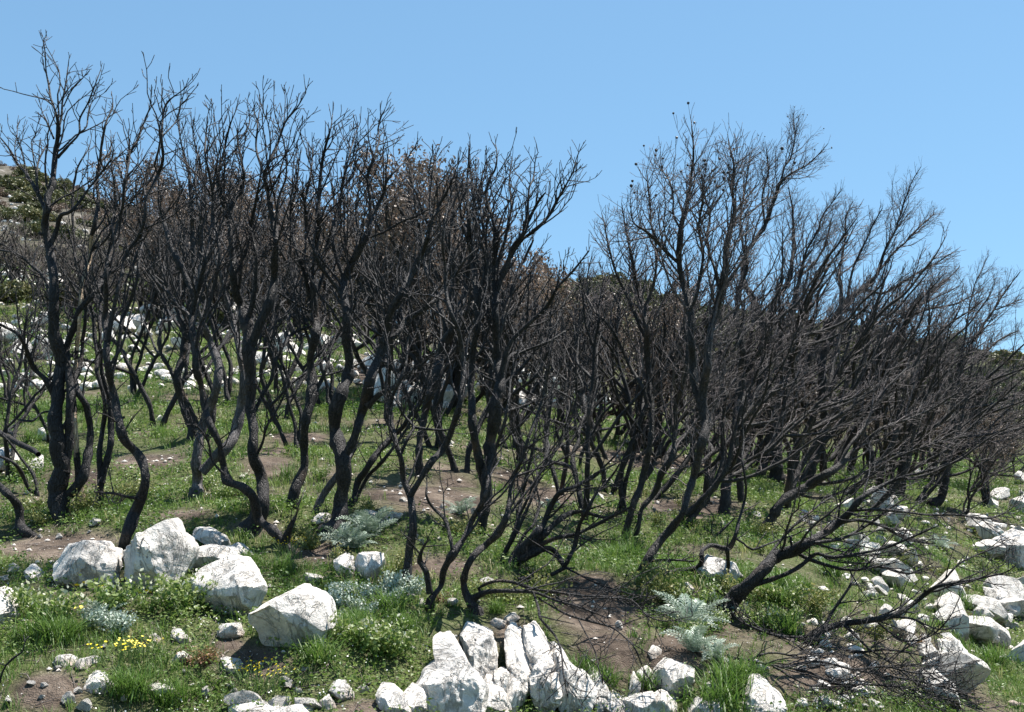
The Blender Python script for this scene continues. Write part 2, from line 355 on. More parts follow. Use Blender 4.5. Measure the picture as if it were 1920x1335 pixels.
def grow(rng, p, d, r0, L, lev, s, out, tips):
    step = 0.05 + 0.02 * lev; n = max(2, int(L / step)); step = L / n
    pts = [p]; rs = [r0]; x, y, z = p; dx, dy, dz = d; rt = s['rt']
    ck = s['ck']; up = s['up'] * (0.6 + 0.4 * lev / 3)
    nxt = L * 0.22 + rng.random() * s['ch']; acc = 0.0
    for i in range(n):
        dx, dy, dz = norm3(dx + rng.gauss(0, ck) + s['wind'] * 0.6, dy + rng.gauss(0, ck), dz + rng.gauss(0, ck * 0.8) + up)
        x += dx * step; y += dy * step; z += dz * step; acc += step
        r = r0 + (rt - r0) * ((i + 1) / n) ** 0.8
        pts.append((x, y, z)); rs.append(max(r, rt))
        if lev > 1 and acc >= nxt and i < n - 1:
            nxt = acc + s['ch'] * (0.6 + 0.9 * rng.random())
            l2 = (L - acc) * (0.45 + 0.5 * rng.random()) * s['f'] * 1.25 + 0.05
            grow(rng, (x, y, z), perp_dir(rng, (dx, dy, dz), math.radians(rng.uniform(22, 50))), max(r * 0.75, rt), l2, lev - 1, s, out, tips)
    # rounded-off end
    pts.append((x + dx * rs[-1], y + dy * rs[-1], z + dz * rs[-1])); rs.append(rs[-1] * 0.3)
    out.append((pts, rs)); tips.append((x, y, z))
def sprout(rng, pts, rads, s, tips, dens=1.0, lens=1.0, minlen=0.0):
    out = []; P = np.array(pts); seg = np.linalg.norm(np.diff(P, axis=0), axis=1); cum = np.concatenate([[0], np.cumsum(seg)]); L = cum[-1]
    pos = L * s['t0'] * (0.6 + 0.6 * rng.random())
    while pos < L * 0.985:
        k = int(np.searchsorted(cum, pos)) - 1; k = max(0, min(k, len(seg) - 1)); t = (pos - cum[k]) / max(seg[k], 1e-6)
        p = P[k] * (1 - t) + P[k + 1] * t; r = rads[k] * (1 - t) + rads[k + 1] * t
        d = norm3(*(P[k + 1] - P[k])); fr = pos / L
        ln = s['len'] * lens * (0.25 + 0.75 * rng.random()) * (0.55 + 0.45 * math.sin(math.pi * min(1, fr * 0.9 + 0.1)))
        r0 = min(r * 0.7, s['rt'] + ln * 0.011 + 0.001)
        stubby = rng.random() < 0.22 * (1 - fr)
        if stubby and r > 0.008:
            dd = perp_dir(rng, d, math.radians(rng.uniform(35, 75))); sl = rng.uniform(0.03, 0.16); q = tuple(p); pl = [q]; rs_ = max(0.004, r * rng.uniform(0.25, 0.55)); rl = [rs_ * 1.3]
            for _ in range(3):
                dd = norm3(dd[0] + rng.gauss(0, 0.25), dd[1] + rng.gauss(0, 0.25), dd[2] + rng.gauss(0, 0.2) + 0.15); q = (q[0] + dd[0] * sl / 3, q[1] + dd[1] * sl / 3, q[2] + dd[2] * sl / 3); pl.append(q); rl.append(rs_ * 0.85)
            pl.append((q[0] + dd[0] * 0.004, q[1] + dd[1] * 0.004, q[2] + dd[2] * 0.004)); rl.append(rs_ * 0.2); out.append((pl, rl)); pos += 0.06; continue
        grow(rng, tuple(p), perp_dir(rng, d, math.radians(rng.uniform(28, 62))), max(r0, s['rt']), ln, (1 if stubby else s['lev']), s, out, tips)
        pos += s['sp'] / dens * (0.4 + 1.2 * rng.random()) * (1.5 - 0.7 * fr)
    # end fan
    d = norm3(*(P[-1] - P[-2]))
    for _ in range(2):
        grow(rng, tuple(P[-1]), perp_dir(rng, d, math.radians(rng.uniform(8, 25))), max(rads[-1], s['rt']), s['len'] * 0.3 * lens * (0.5 + rng.random()), 1, s, out, tips)
    return out
def sublimbs(rng, pts, rads, s, dens):
    """secondary branches that run up beside their parent and stay inside its reach"""
    res = []; P = np.array(pts); seg = np.linalg.norm(np.diff(P, axis=0), axis=1); cum = np.concatenate([[0], np.cumsum(seg)]); L = cum[-1]
    if L < 0.5: return res
    pos = max(L * 0.30, L - 2.6) + rng.random() * 0.2
    while pos < L * 0.93:
        k = max(0, min(int(np.searchsorted(cum, pos)) - 1, len(seg) - 1)); p = P[k]; r = rads[k]; rem = L - pos
        d = norm3(*(P[min(k + 3, len(P) - 1)] - P[max(k - 1, 0)]))
        d = perp_dir(rng, d, math.radians(rng.uniform(22, 48)))
        ln = min(1.5, rem * rng.uniform(0.5, 0.85) + 0.06); m = max(4, int(ln / 0.10)); st = ln / m; rr0 = max(s['rt'] * 1.3, min(r * 0.6, 0.0035 + 0.0075 * ln)); q = tuple(p); pl = [q]; rl = [rr0]
        for j in range(m):
            d = norm3(d[0] + rng.gauss(0, s['ck']) + s['wind'] * 0.5, d[1] + rng.gauss(0, s['ck']), d[2] + rng.gauss(0, s['ck'] * 0.7) + s['up'] * 0.75)
            q = (q[0] + d[0] * st, q[1] + d[1] * st, q[2] + d[2] * st); pl.append(q); rl.append(rr0 + (s['rt'] - rr0) * ((j + 1) / m) ** 0.85)
        res.append((pl, rl)); pos += (0.20 + 0.28 * rng.random()) / dens
    return res
def knobbly(rng, pts, rads):
    """slight swelling and wander so a trunk does not read as a pipe"""
    op = []; orr = []; ph = rng.random() * 50; n = len(pts)
    acc = 0.0; kn = [(0.0, (0, 0, 0))]; s_ = 0.0
    tot = sum(math.dist(pts[i], pts[i + 1]) for i in range(n - 1))
    while s_ < tot:
        s_ += rng.uniform(0.12, 0.32); kn.append((s_, (rng.gauss(0, 1), rng.gauss(0, 1), rng.gauss(0, 0.4))))
    ki = 0
    for i, (p, r) in enumerate(zip(pts, rads)):
        if i: acc += math.dist(pts[i - 1], p)
        while ki < len(kn) - 2 and kn[ki + 1][0] < acc: ki += 1
        t = min(1, max(0, (acc - kn[ki][0]) / max(1e-6, kn[ki + 1][0] - kn[ki][0]))); o0, o1 = kn[ki][1], kn[ki + 1][1]
        am = min(0.010, 0.003 + r * 0.2) + r * 0.10
        k = 1 + 0.30 * mnoise.noise(Vector((p[0] * 6 + ph, p[1] * 6, p[2] * 9))) + (0.16 if abs(t) < 0.12 else 0)
        op.append(tuple(p[c_] + am * (o0[c_] * (1 - t) + o1[c_] * t) for c_ in range(3)))
        orr.append(r * k)
    e = op[-1]; op.append((e[0], e[1], e[2] + orr[-1] * 0.8)); orr.append(orr[-1] * 0.4)
    return op, orr

# ------------------------------------------------------------ traced trees near the camera
# each stem: depth drift at its end (m), then u,v,width triples in photo pixels; measured at the tree's own distance
TREES = []
def T(label, style, stems, dens=1.0, lens=1.0, mat_=None, Y=None): TREES.append((label, style, stems, dens, lens, mat_, Y))
T("tallest charred tree at far left, thick trunk splitting low into three stems", 'stub', [
 (0.2, "114,972,36 112,930,42 110,880,34 106,800,28 110,730,25 112,670,24 105,580,20 103,520,18 94,465,17 88,420,14 90,390,14 96,345,13 103,295,11 109,240,9 102,205,6 93,170,5 87,140,4 85,100,3 81,77,2.5 88,69,2"),
 (0.3, "111,240,6 118,200,5 125,150,4 130,112,2.5"), (-0.1, "119,200,4 135,168,3.5 156,146,2"),
 (-0.4, "108,295,8 128,272,6 147,250,5 148,222,4.5 165,190,4 177,160,3 189,127,2"), (0.2, "147,250,4 163,237,4 168,202,3 180,181,2"),
 (0.3, "101,260,5 88,228,4 80,212,3 77,199,2"),
 (-0.5, "95,460,11 108,430,10 115,405,9 135,395,8 168,355,6 192,320,5 210,298,4 211,280,2.5"),
 (0.5, "88,402,11 78,380,10 70,360,9 57,335,7 33,310,6 18,280,5 0,257,3"), (0.4, "33,308,4 27,275,3 30,253,3 34,237,2"),
 (0.3, "72,362,7 70,335,6 73,300,5 91,268,3"), (0.1, "70,335,5 64,305,4 58,265,3 66,253,3 61,242,2"),
 (-0.6, "104,745,16 85,715,12 62,690,11 50,655,10 36,630,9 22,620,8 -8,605,6"),
 (0.5, "103,590,10 86,525,8 62,500,7 36,478,6 -5,468,5"),
 (-0.4, "105,772,7 85,772,5 72,778,5 60,790,4 28,783,3 27,752,2"),
 (0.5, "118,885,26 128,820,18 132,760,16 131,700,14 128,650,14 148,590,13 178,545,11 195,518,10 206,480,9 217,430,9 228,395,8 236,350,8 238,300,7 250,275,6 265,245,5 275,215,4 290,190,2"),
 (0.3, "122,930,24 141,922,22 160,868,18 171,815,15 163,770,13 149,738,12 141,705,11 152,660,9 160,600,8 156,540,6 140,480,5 128,430,4")], 0.9, 0.85)
T("charred tree with S-bent trunk rising between the two big white rocks at left", 'stub', [
 (0.1, "228,1068,12 228,1042,14 232,1012,22 240,985,24 252,960,24 266,930,20 272,900,19 268,865,19 255,845,18 235,825,19 222,795,17 218,760,16 208,720,15 203,680,15 200,640,14 196,600,12 198,560,11 199,520,10 212,470,9 222,420,8 232,375,7 236,330,6 243,290,5 240,255,3"),
 (-0.3, "201,645,12 212,590,10 222,540,9 232,490,9 252,455,8 268,420,8 279,364,8 295,328,8 304,301,8 301,259,7 307,211,6 318,190,5 345,169,3 363,152,1.5"),
 (0.1, "306,215,4 303,190,3 304,163,2"), (0.2, "302,258,4 315,244,4 332,222,3.5 340,187,2"),
 (0.3, "207,715,9 228,620,9 240,580,8 255,535,7 261,490,7 268,450,6 262,400,5 255,350,4 262,310,2"),
 (-0.4, "266,936,11 240,932,8 212,925,6 177,923,4"), (0, "213,924,4 210,910,3"),
 (-0.4, "220,793,5 200,780,4 180,773,3")], 0.9, 0.85)
T("slim scorched tree with stripes of bare tan wood, beside the tallest tree", 'stub', [
 (0.1, "150,905,16 146,850,13 142,790,10 139,720,9 144,664,9 151,592,9 158,529,9 170,484,9 172,448,9 180,418,9 182,378,8 184,325,8 189,285,7 198,232,5 210,202,4 211,184,2"),
 (0.4, "184,330,6 192,300,5 206,285,4 209,260,2"), (-0.3, "171,470,7 205,440,6 214,400,5 213,350,4 208,310,3")], 0.7, 0.8, 'striped', 12.3)
T("slender charred tree with a twin stem behind the S-bent trunk", 'stub', [
 (0.1, "190,950,14 188,905,14 186,850,11 192,800,10 195,755,9 185,700,9 178,640,9 168,580,8 150,530,7 140,470,6 136,370,6 142,325,5 150,305,4 165,280,3 172,258,2"),
 (0.4, "190,905,13 203,850,15 208,800,14 205,750,12 192,690,9 186,620,8 188,560,7 202,480,6 215,400,5 210,340,3")], 0.8, 0.8)
T("leaning charred trunk leaving the left edge above a white stone patch", 'stub', [
 (0.2, "64,1006,18 50,998,23 36,985,18 30,950,16 15,930,15 -5,910,14 -30,880,12 -60,800,10 -50,700,8 -35,600,7 -20,500,5")], 0.6, 0.8)
T("pair of thin charred stems arching out of the left edge over the grass", 'bare', [
 (0.2, "72,930,8 60,890,7 39,860,6 15,827,5 -10,805,4"), (-0.3, "71,925,9 55,918,9 42,890,9 27,869,8 0,857,7 -30,850,5"), (0.8, "72,852,10 50,838,12 20,822,12 -10,800,8")], 0.5, 0.7)
T("slim sinuous charred tree left of the grey flared trunk", 'mid', [
 (0.1, "356,822,21 352,785,19 342,745,18 334,712,16 342,665,15 350,620,14 357,580,15 362,540,15 365,500,12 362,440,11 361,400,10 358,350,9 352,320,7 345,295,5 338,260,4 334,225,3 338,190,2"),
 (0.3, "361,545,13 345,515,12 332,490,12 318,455,10 306,414,8 298,385,6 297,340,4 292,310,2"), (-0.4, "358,355,6 372,320,6 375,300,5 368,280,4 362,250,3 365,222,2"),
 (0.2, "363,460,8 378,420,7 384,380,6 380,330,5 372,290,3")], 0.85, 0.85)
T("grey flared trunk with a second stem leaning right, in grass dotted with white flowers", 'mid', [
 (0.1, "362,934,32 368,905,21 371,870,19 373,835,19 380,800,20 392,765,18 408,725,17 410,680,16 398,640,14 385,610,12 372,570,10 376,520,9 380,460,8 375,400,6 365,340,5 372,290,3"),
 (0.6, "378,885,17 400,865,20 428,835,22 440,805,23 450,765,20 456,720,16 450,660,13 440,610,11 425,560,9 408,500,8 400,440,6 410,380,5 405,330,3")], 0.85, 0.85, 'log')
T("big double-crowned charred tree with thick trunk, left of centre", 'mid', [
 (0.1, "468,990,48 482,968,34 491,940,27 491,915,25 488,885,22 478,855,21 477,810,20 473,770,20 474,720,23 472,660,27 466,610,28 455,575,22 443,545,17 436,500,14 432,450,13 426,405,11 416,370,9 410,320,8 418,290,6 425,260,5 433,230,4 446,195,2"),
 (-0.4, "473,645,20 488,600,20 505,565,18 513,525,17 514,490,15 515,450,13 508,405,12 504,360,10 497,330,9 508,300,7 522,270,6 536,228,5 555,204,3.5 573,174,2"),
 (0.4, "436,490,10 434,440,10 438,385,10 455,350,9 459,325,8 453,295,6 447,265,5 446,240,3"), (0.1, "447,262,4 462,245,4 468,220,3 463,195,2"),
 (0.5, "497,332,6 488,300,6 480,270,5 484,235,4 475,205,2"),
 (0.4, "478,770,9 503,720,9 512,685,9 530,650,8 548,628,8 583,610,6"), (-0.3, "480,855,7 492,830,7 500,800,6 527,755,5 540,720,3"),
 (-0.5, "466,600,12 478,540,10 480,480,9 470,430,8 478,380,7 488,340,5 492,300,3")], 0.9, 0.85)
T("charred tree on a creeping base root beside the yellow-flowered weeds, trunk bending left then up", 'mid', [
 (0.1, "546,1036,27 532,1015,24 512,994,18 485,975,18 472,935,20 455,916,19 430,897,18 422,872,14 411,834,13 400,798,13 387,765,13 378,720,14 366,685,14 366,630,15 362,590,12 372,540,10 385,490,9 392,440,8 398,380,7 392,330,6 385,290,5 388,250,4 390,215,2"),
 (-0.2, "535,1012,18 548,985,11 556,965,5 558,952,3"), (-0.4, "430,899,7 399,867,6 391,830,5 370,800,4 348,796,2"),
 (0.4, "368,640,9 385,590,9 398,540,8 410,480,7 405,420,6 400,350,5 408,300,4 402,250,2")], 0.8, 0.85)
T("slim charred tree with a wavy trunk between the two biggest trees left of centre", 'mid', [
 (0.1, "545,953,27 552,920,22 564,885,20 570,840,18 574,790,19 582,740,24 580,700,18 584,665,16 594,630,20 590,595,18 582,560,13 570,510,9 555,465,8 548,430,7 545,400,6 552,360,5 560,320,4 556,290,2"),
 (-0.4, "592,600,14 590,540,14 590,480,13 592,420,11 594,405,10 600,345,9 604,300,7 612,265,6 620,240,4 624,213,2"),
 (0.4, "588,560,9 606,510,8 612,460,7 625,420,6 640,370,5 646,320,4 655,280,2"), (0.3, "590,470,8 576,430,7 572,380,6 582,330,5 586,280,3"),
 (0.3, "582,745,10 600,720,9 612,690,7 620,650,6 632,620,4")], 0.95, 0.85)
T("largest charred tree near the centre, thick flared trunk beside silver thistles", 'mid', [
 (0.1, "622,995,50 632,975,34 640,940,29 643,900,28 643,865,29 634,825,26 627,800,25 628,765,27 638,735,28 654,705,22 654,660,20 652,600,17 647,555,17 645,520,16 664,479,14 688,437,13 698,404,10 715,371,7 727,338,6 745,317,5 763,299,4 770,285,3 782,272,2"),
 (0.3, "693,420,8 694,377,8 690,332,7 700,299,6 711,263,5 708,243,4 715,225,3 724,200,2"),
 (-0.4, "650,575,10 630,535,10 605,504,10 590,470,8 578,440,7 575,400,6 567,360,4"),
 (0.4, "647,530,9 632,490,9 622,450,8 630,420,7 640,380,6 645,330,5 655,290,4 668,250,3 675,228,2"),
 (-0.5, "645,858,18 660,828,17 670,800,18 679,775,21 690,745,22 693,715,21 702,685,19 720,640,16 732,590,14 748,545,14 768,514,13 790,479,12 803,445,10 810,415,9 822,385,7 838,362,6 848,335,4 860,305,2"),
 (-0.5, "690,760,14 715,738,12 742,725,10 760,705,8 790,685,6 820,650,4"), (0.4, "718,645,12 745,625,12 760,602,12 784,587,11 808,569,10 835,540,8 850,520,7 870,490,6 895,465,4"),
 (-0.3, "684,448,6 715,437,6 754,415,6 778,407,5 808,389,3"), (0.5, "660,485,8 672,440,8 668,390,7 675,340,5 688,290,3"), (0.2, "810,420,6 806,370,5 812,320,4 820,280,2")], 0.9, 0.85)
T("two thin charred stems leaning right behind the thick trunk beside the thistles", 'mid', [
 (0.2, "655,954,14 668,935,14 672,900,15 690,872,13 712,845,13 740,815,12 760,795,10 775,770,8 790,740,7 805,700,5 812,650,4"),
 (-0.2, "670,930,9 690,892,9 710,872,8 730,848,8 760,808,7 785,770,5 800,730,3")], 0.8, 0.8)
T("short grey charred trunk leaning right in the shade of the largest central tree", 'mid', [(0.2, "590,960,15 605,930,15 622,905,14 640,880,12 660,850,10 672,800,8 680,740,6")], 0.5, 0.7, 'log')
T("upright Y-forked charred tree standing right of the fluted white rocks", 'mid', [
 (0.1, "763,1092,20 768,1040,18 772,985,16 768,930,16 757,900,12 751,861,12 742,834,10 734,785,9 736,750,8 748,715,7 760,680,6 765,640,5 770,600,4"),
 (-0.3, "769,930,13 787,900,12 808,867,14 832,843,14 848,800,13 862,760,12 868,710,12 868,665,12 862,620,10 848,585,9 838,545,8 835,500,7 830,455,6 835,420,5 842,380,3"),
 (0.3, "752,850,8 764,822,8 776,800,8 765,785,7 752,765,7 748,745,6 756,715,5 770,700,4"), (-0.2, "776,801,7 800,805,7 838,806,5 862,795,3")], 0.55, 0.6)
T("small crooked charred shrub with a forked foot just above the white slabs", 'mid', [
 (0.1, "805,1146,18 808,1125,16 818,1112,11 832,1096,12 836,1070,14 852,1038,16 868,1010,13 887,972,12 903,948,12 915,915,10 918,880,9 930,840,8 945,800,7 955,750,6 960,700,5 975,640,4"),
 (0.3, "850,1040,10 844,1014,9 832,975,9 815,955,7 800,930,6 802,905,4"), (-0.2, "806,1112,14 798,1070,12 787,1052,11 792,1032,8 802,1014,4"), (-0.3, "789,1040,6 775,1024,4 758,1003,2")], 0.45, 0.55)
T("dark charred tree just behind the Y-forked one with a swollen bent trunk", 'mid', [
 (0.1, "786,888,18 788,850,14 792,810,13 800,770,14 810,735,18 819,700,19 826,670,19 838,640,19 850,615,16 862,580,14 872,540,12 878,500,10 885,460,8 890,400,7 885,350,6 878,300,4 882,275,2"),
 (0.3, "836,642,12 832,600,11 824,570,11 815,540,9 805,520,8 795,480,7 790,440,6 780,400,5 775,350,4 768,310,2"), (-0.4, "852,612,9 845,560,8 850,500,7 842,450,6 850,400,5 846,350,4 858,310,2")], 0.9, 0.85)
T("many-stemmed black tree in the centre with a fan of limbs sweeping up to the right", 'mid', [
 (0.1, "902,1002,20 907,950,22 904,900,22 897,850,18 889,790,16 884,740,14 886,680,13 892,620,13 893,560,12 888,500,12 883,460,12 879,425,10 878,380,7 875,330,5 881,280,2"),
 (0.2, "910,945,18 916,880,22 920,820,24 928,770,24 938,720,22 931,680,19 930,640,16 932,590,14 931,545,14 928,500,13 930,450,11 922,410,8 912,370,7 918,340,6 930,315,5 932,285,3 930,270,2"),
 (-0.4, "931,545,11 945,500,12 962,460,11 982,434,9 994,410,8 1010,378,7 1024,360,3"),
 (-0.5, "938,515,10 975,455,8 1000,435,8 1022,415,7 1045,380,7 1062,346,5 1075,320,4 1080,300,3 1085,286,1.5"),
 (0.3, "982,434,7 990,400,7 993,356,5 1000,330,4 1004,302,3 1009,287,1.5"), (0.4, "931,645,10 945,590,10 967,518,9 985,480,7 1000,450,4"),
 (-0.6, "937,715,13 955,650,10 985,612,9 1025,575,8 1045,540,7 1075,508,6 1105,470,4"), (0.5, "935,745,10 955,672,9 980,660,8 1030,640,6 1060,620,4"),
 (-0.5, "930,800,12 946,757,10 975,730,9 1000,712,8 1018,680,6 1030,655,4"), (0.5, "893,570,9 905,520,9 912,470,8 905,420,7 900,370,6 905,330,4 912,300,2"),
 (0.3, "930,500,8 950,440,7 958,390,6 955,340,4 960,300,2"), (-0.3, "884,470,7 868,430,6 862,380,5 856,340,3")], 0.95, 0.85)
T("low multi-stemmed charred shrub at the top of the white slabs, branches drooping over them", 'low', [
 (0.1, "889,1147,28 876,1118,18 871,1092,14 880,1060,14 897,1036,14 912,1024,14 930,1000,14 946,972,13 956,945,11 962,905,9 975,865,8 990,820,7 1010,770,6 1025,720,5 1030,680,3"),
 (-0.4, "882,1128,18 892,1120,14 915,1110,11 950,1108,10 1000,1110,7 1040,1125,6 1090,1140,5 1140,1160,3"),
 (0.0, "903,1118,8 898,1103,8 928,1090,8 964,1092,8 1000,1104,7 1040,1110,6 1100,1118,5 1150,1120,4 1200,1140,2"),
 (-0.9, "1000,1111,6 1010,1140,6 1014,1160,6 1040,1190,5 1050,1215,5 1055,1260,4 1065,1310,2"), (-0.9, "1010,1122,6 1060,1150,5 1090,1160,5 1144,1175,5 1165,1190,4 1190,1215,4 1210,1260,3 1240,1300,2"),
 (-0.5, "1050,1130,4 1110,1122,4 1166,1122,4 1190,1130,4 1216,1155,4 1250,1165,3 1300,1155,2"), (-1.0, "1085,1162,4 1105,1200,4 1120,1240,3 1130,1290,2")], 0.6, 0.75)
T("sprawling charred shrub with log-thick low stems bending right, behind the drooping shrub", 'low', [
 (0.1, "955,1064,20 968,1045,24 985,1025,20 1003,1000,14 1018,985,13 1036,945,12 1051,922,10 1078,912,9 1105,898,8 1125,880,6 1156,851,5 1180,810,3"),
 (0.3, "985,1030,16 1005,1018,15 1020,1003,14 1050,975,12 1072,962,11 1095,960,8 1135,970,7 1168,962,4"), (-0.3, "1003,1027,12 1040,1010,9 1078,1002,9 1114,986,8 1150,968,7 1185,950,4"),
 (-0.5, "968,1052,20 1000,1036,18 1028,1028,12 1042,1040,10 1058,1062,10 1068,1045,10 1078,1022,10 1088,985,9 1100,960,8 1115,930,7 1140,900,6 1160,870,4"), (-0.6, "1060,1064,6 1090,1080,5 1122,1096,4 1170,1110,4 1210,1125,2"),
 (-0.2, "1059,1064,9 1030,1078,9 1000,1080,9 970,1086,7")], 0.6, 0.7)
T("cluster of thin upright charred rods left of the sprawling shrub", 'fine', [
 (0.1, "938,1056,10 952,1030,10 965,1003,10 973,970,9 980,930,8 990,880,7 1003,830,6 1010,780,5 1020,730,3"), (0.5, "960,1042,8 985,1000,7 1000,985,6 1011,950,5 1005,915,5 995,880,3"),
 (0.7, "968,1000,8 1000,930,7 1018,870,7 1028,800,6 1035,740,5 1048,690,3"), (-0.4, "975,965,7 1005,900,6 1040,850,6 1060,800,5 1075,750,3")], 0.5, 0.6)
T("charred tree with twin upright trunks and orange-scorched foot, right of centre", 'fine', [
 (0.1, "1176,1014,18 1180,985,14 1190,945,14 1203,915,14 1212,875,14 1218,830,12 1222,780,12 1215,720,12 1213,650,13 1214,620,12 1205,575,10 1195,540,9 1190,500,8 1180,460,6 1172,430,5 1165,380,2"),
 (-0.4, "1190,1010,12 1196,985,11 1203,955,10 1226,925,12 1242,885,13 1256,855,12 1263,810,11 1270,755,10 1284,710,9 1290,650,8 1285,600,7 1292,550,5 1288,500,3"),
 (0.4, "1214,765,10 1200,720,9 1185,690,9 1165,650,8 1141,612,8 1112,578,6 1095,550,4 1085,510,2"), (0.2, "1213,640,8 1190,590,7 1170,545,7 1150,500,6 1140,450,5 1128,400,2"), (-0.3, "1206,580,8 1222,540,7 1230,490,6 1226,440,4 1215,390,2")], 0.95, 0.95, 'right')
T("thin charred trunk leaning left behind the twin-trunked tree", 'fine', [
 (0.1, "1138,862,10 1120,815,10 1098,770,12 1085,735,12 1070,705,11 1045,677,9 1022,650,7 1010,610,5 1000,570,3"), (-0.3, "1088,742,9 1100,690,8 1096,640,7 1108,590,6 1100,530,4 1110,480,2")], 0.9, 1.0, 'right')
T("tall leaning charred tree right of centre whose highest twigs carry round seed pods", 'fine', [
 (0.1, "1198,1082,20 1215,1050,17 1240,1013,16 1264,986,15 1282,960,14 1291,926,14 1303,896,15 1315,854,17 1320,825,19 1322,790,20 1318,750,20 1322,700,17 1330,650,15 1338,600,14 1352,560,13 1360,510,12 1368,450,10 1376,395,8 1370,350,7 1376,311,5 1367,272,3 1365,250,1.5"),
 (0.3, "1316,762,18 1305,720,18 1302,680,16 1293,640,14 1290,590,14 1282,540,13 1274,490,12 1277,430,11 1288,380,9 1297,335,7 1300,270,4 1296,232,1.5"),
 (-0.3, "1275,495,9 1256,478,9 1237,458,9 1210,433,7 1186,415,4 1180,370,2"), (0.4, "1277,432,6 1265,395,5 1258,345,4 1245,325,3 1225,300,2"),
 (-0.3, "1216,1052,8 1255,1050,6 1300,1053,3"), (0.5, "1352,562,9 1340,510,8 1325,450,7 1330,400,6 1320,350,4 1325,300,2"), (-0.4, "1290,590,8 1310,540,8 1316,480,7 1308,420,6 1318,370,5 1314,320,2"),
 (0.3, "1238,460,6 1222,420,5 1218,370,4 1212,320,2")], 1.0, 0.95, 'right')
T("low charred shrub with looping branches in front of the pointed white rock", 'bare', [
 (0.1, "1235,1084,13 1270,1073,12 1304,1065,12 1315,1050,12 1315,1034,10 1333,1022,10 1363,1028,12 1378,1004,9 1386,975,7 1398,940,6 1399,910,6 1393,870,5 1396,830,5 1392,790,4 1400,740,3"),
 (-0.4, "1362,1118,9 1364,1095,9 1368,1060,9 1366,1030,9"), (0.3, "1376,1008,7 1394,1018,6 1412,1030,6 1440,1020,5 1480,1005,3")], 1.0, 0.9)
T("broken charred branch lying on the grass above the pointed white rock", 'bare', [(0.1, "1302,1014,7 1338,1008,6 1360,988,6 1378,972,4"), (0.1, "1338,1008,4 1334,990,3 1337,975,2")], 0.8, 0.6)
T("massive charred trunk at right lying almost flat over the grass, sweeping up to the right", 'low', [
 (-0.3, "1358,1154,42 1378,1122,30 1404,1095,25 1431,1064,25 1455,1043,24 1488,1032,21 1512,1018,20 1540,1002,18 1570,982,16 1598,957,14 1622,930,11 1650,912,9 1685,898,7 1730,885,5 1780,868,3"),
 (-0.6, "1398,1102,11 1440,1088,10 1475,1075,10 1505,1058,9 1530,1040,9 1560,1045,8 1600,1040,7 1660,1028,6 1710,1008,5 1760,985,3"),
 (0.4, "1512,1018,8 1550,1015,8 1580,1008,7 1620,990,6 1660,960,5 1700,930,3"), (0.2, "1598,957,8 1640,955,7 1680,958,6 1740,965,5 1800,966,5 1860,970,4 1915,940,2"),
 (0.6, "1431,1066,7 1440,1045,7 1460,1018,7 1490,985,6 1520,960,5 1560,930,3"), (-0.4, "1385,1118,8 1350,1130,7 1326,1139,4"),
 (-0.5, "1375,1140,6 1403,1148,6 1428,1166,6 1460,1188,5 1508,1218,5 1538,1231,4 1580,1240,3"), (-0.5, "1490,1035,9 1540,1055,8 1600,1070,7 1650,1062,6 1700,1075,4 1740,1070,2"), (0.5, "1570,982,9 1610,975,8 1650,985,7 1700,1010,5 1750,1020,3")], 0.85, 0.9)
T("charred tree leaning hard right from a thick curved foot, above the massive flat trunk", 'low', [
 (0.2, "1436,1000,26 1449,968,20 1467,941,18 1494,923,18 1518,908,18 1545,890,17 1572,875,15 1595,850,12 1620,830,9 1650,805,7 1690,790,6 1740,770,5 1790,740,4 1840,710,2"),
 (-0.5, "1520,908,9 1560,905,8 1600,895,7 1650,870,6 1700,850,5 1760,830,4 1820,815,2"), (0.6, "1572,875,8 1590,840,8 1620,800,7 1640,760,6 1670,720,5 1700,690,3"), (-0.4, "1494,925,7 1530,935,6 1570,925,6 1620,900,5 1660,890,3")], 0.95, 1.0, 'right')
T("tall slim charred tree at right with a clear fork against the sky and spreading crown", 'fine', [
 (0.2, "1516,908,22 1524,870,20 1538,830,18 1548,795,18 1542,755,15 1540,700,16 1546,655,16 1560,615,16 1575,580,15 1588,565,12 1620,540,10 1644,512,9 1659,470,7 1680,428,5 1695,380,4 1707,347,3 1727,312,1.5"),
 (0.3, "1577,580,9 1576,540,8 1574,510,7 1584,455,5 1586,410,4 1599,377,2"), (-0.3, "1588,565,8 1594,522,6 1610,480,5 1640,416,4 1655,390,2"),
 (-0.5, "1618,541,8 1650,550,7 1680,538,6 1720,512,5 1760,490,4 1790,470,2"), (0.4, "1644,512,6 1672,480,6 1700,450,5 1730,420,4 1752,400,2"), (0.5, "1575,584,8 1610,580,7 1650,590,6 1700,580,5 1750,560,4 1800,535,2"),
 (-0.4, "1548,650,8 1590,640,8 1630,610,7 1680,600,6 1740,580,5 1790,570,4 1840,545,2"), (0.2, "1543,720,8 1580,700,8 1640,690,7 1652,672,6 1688,627,3")], 1.0, 1.0, 'right')
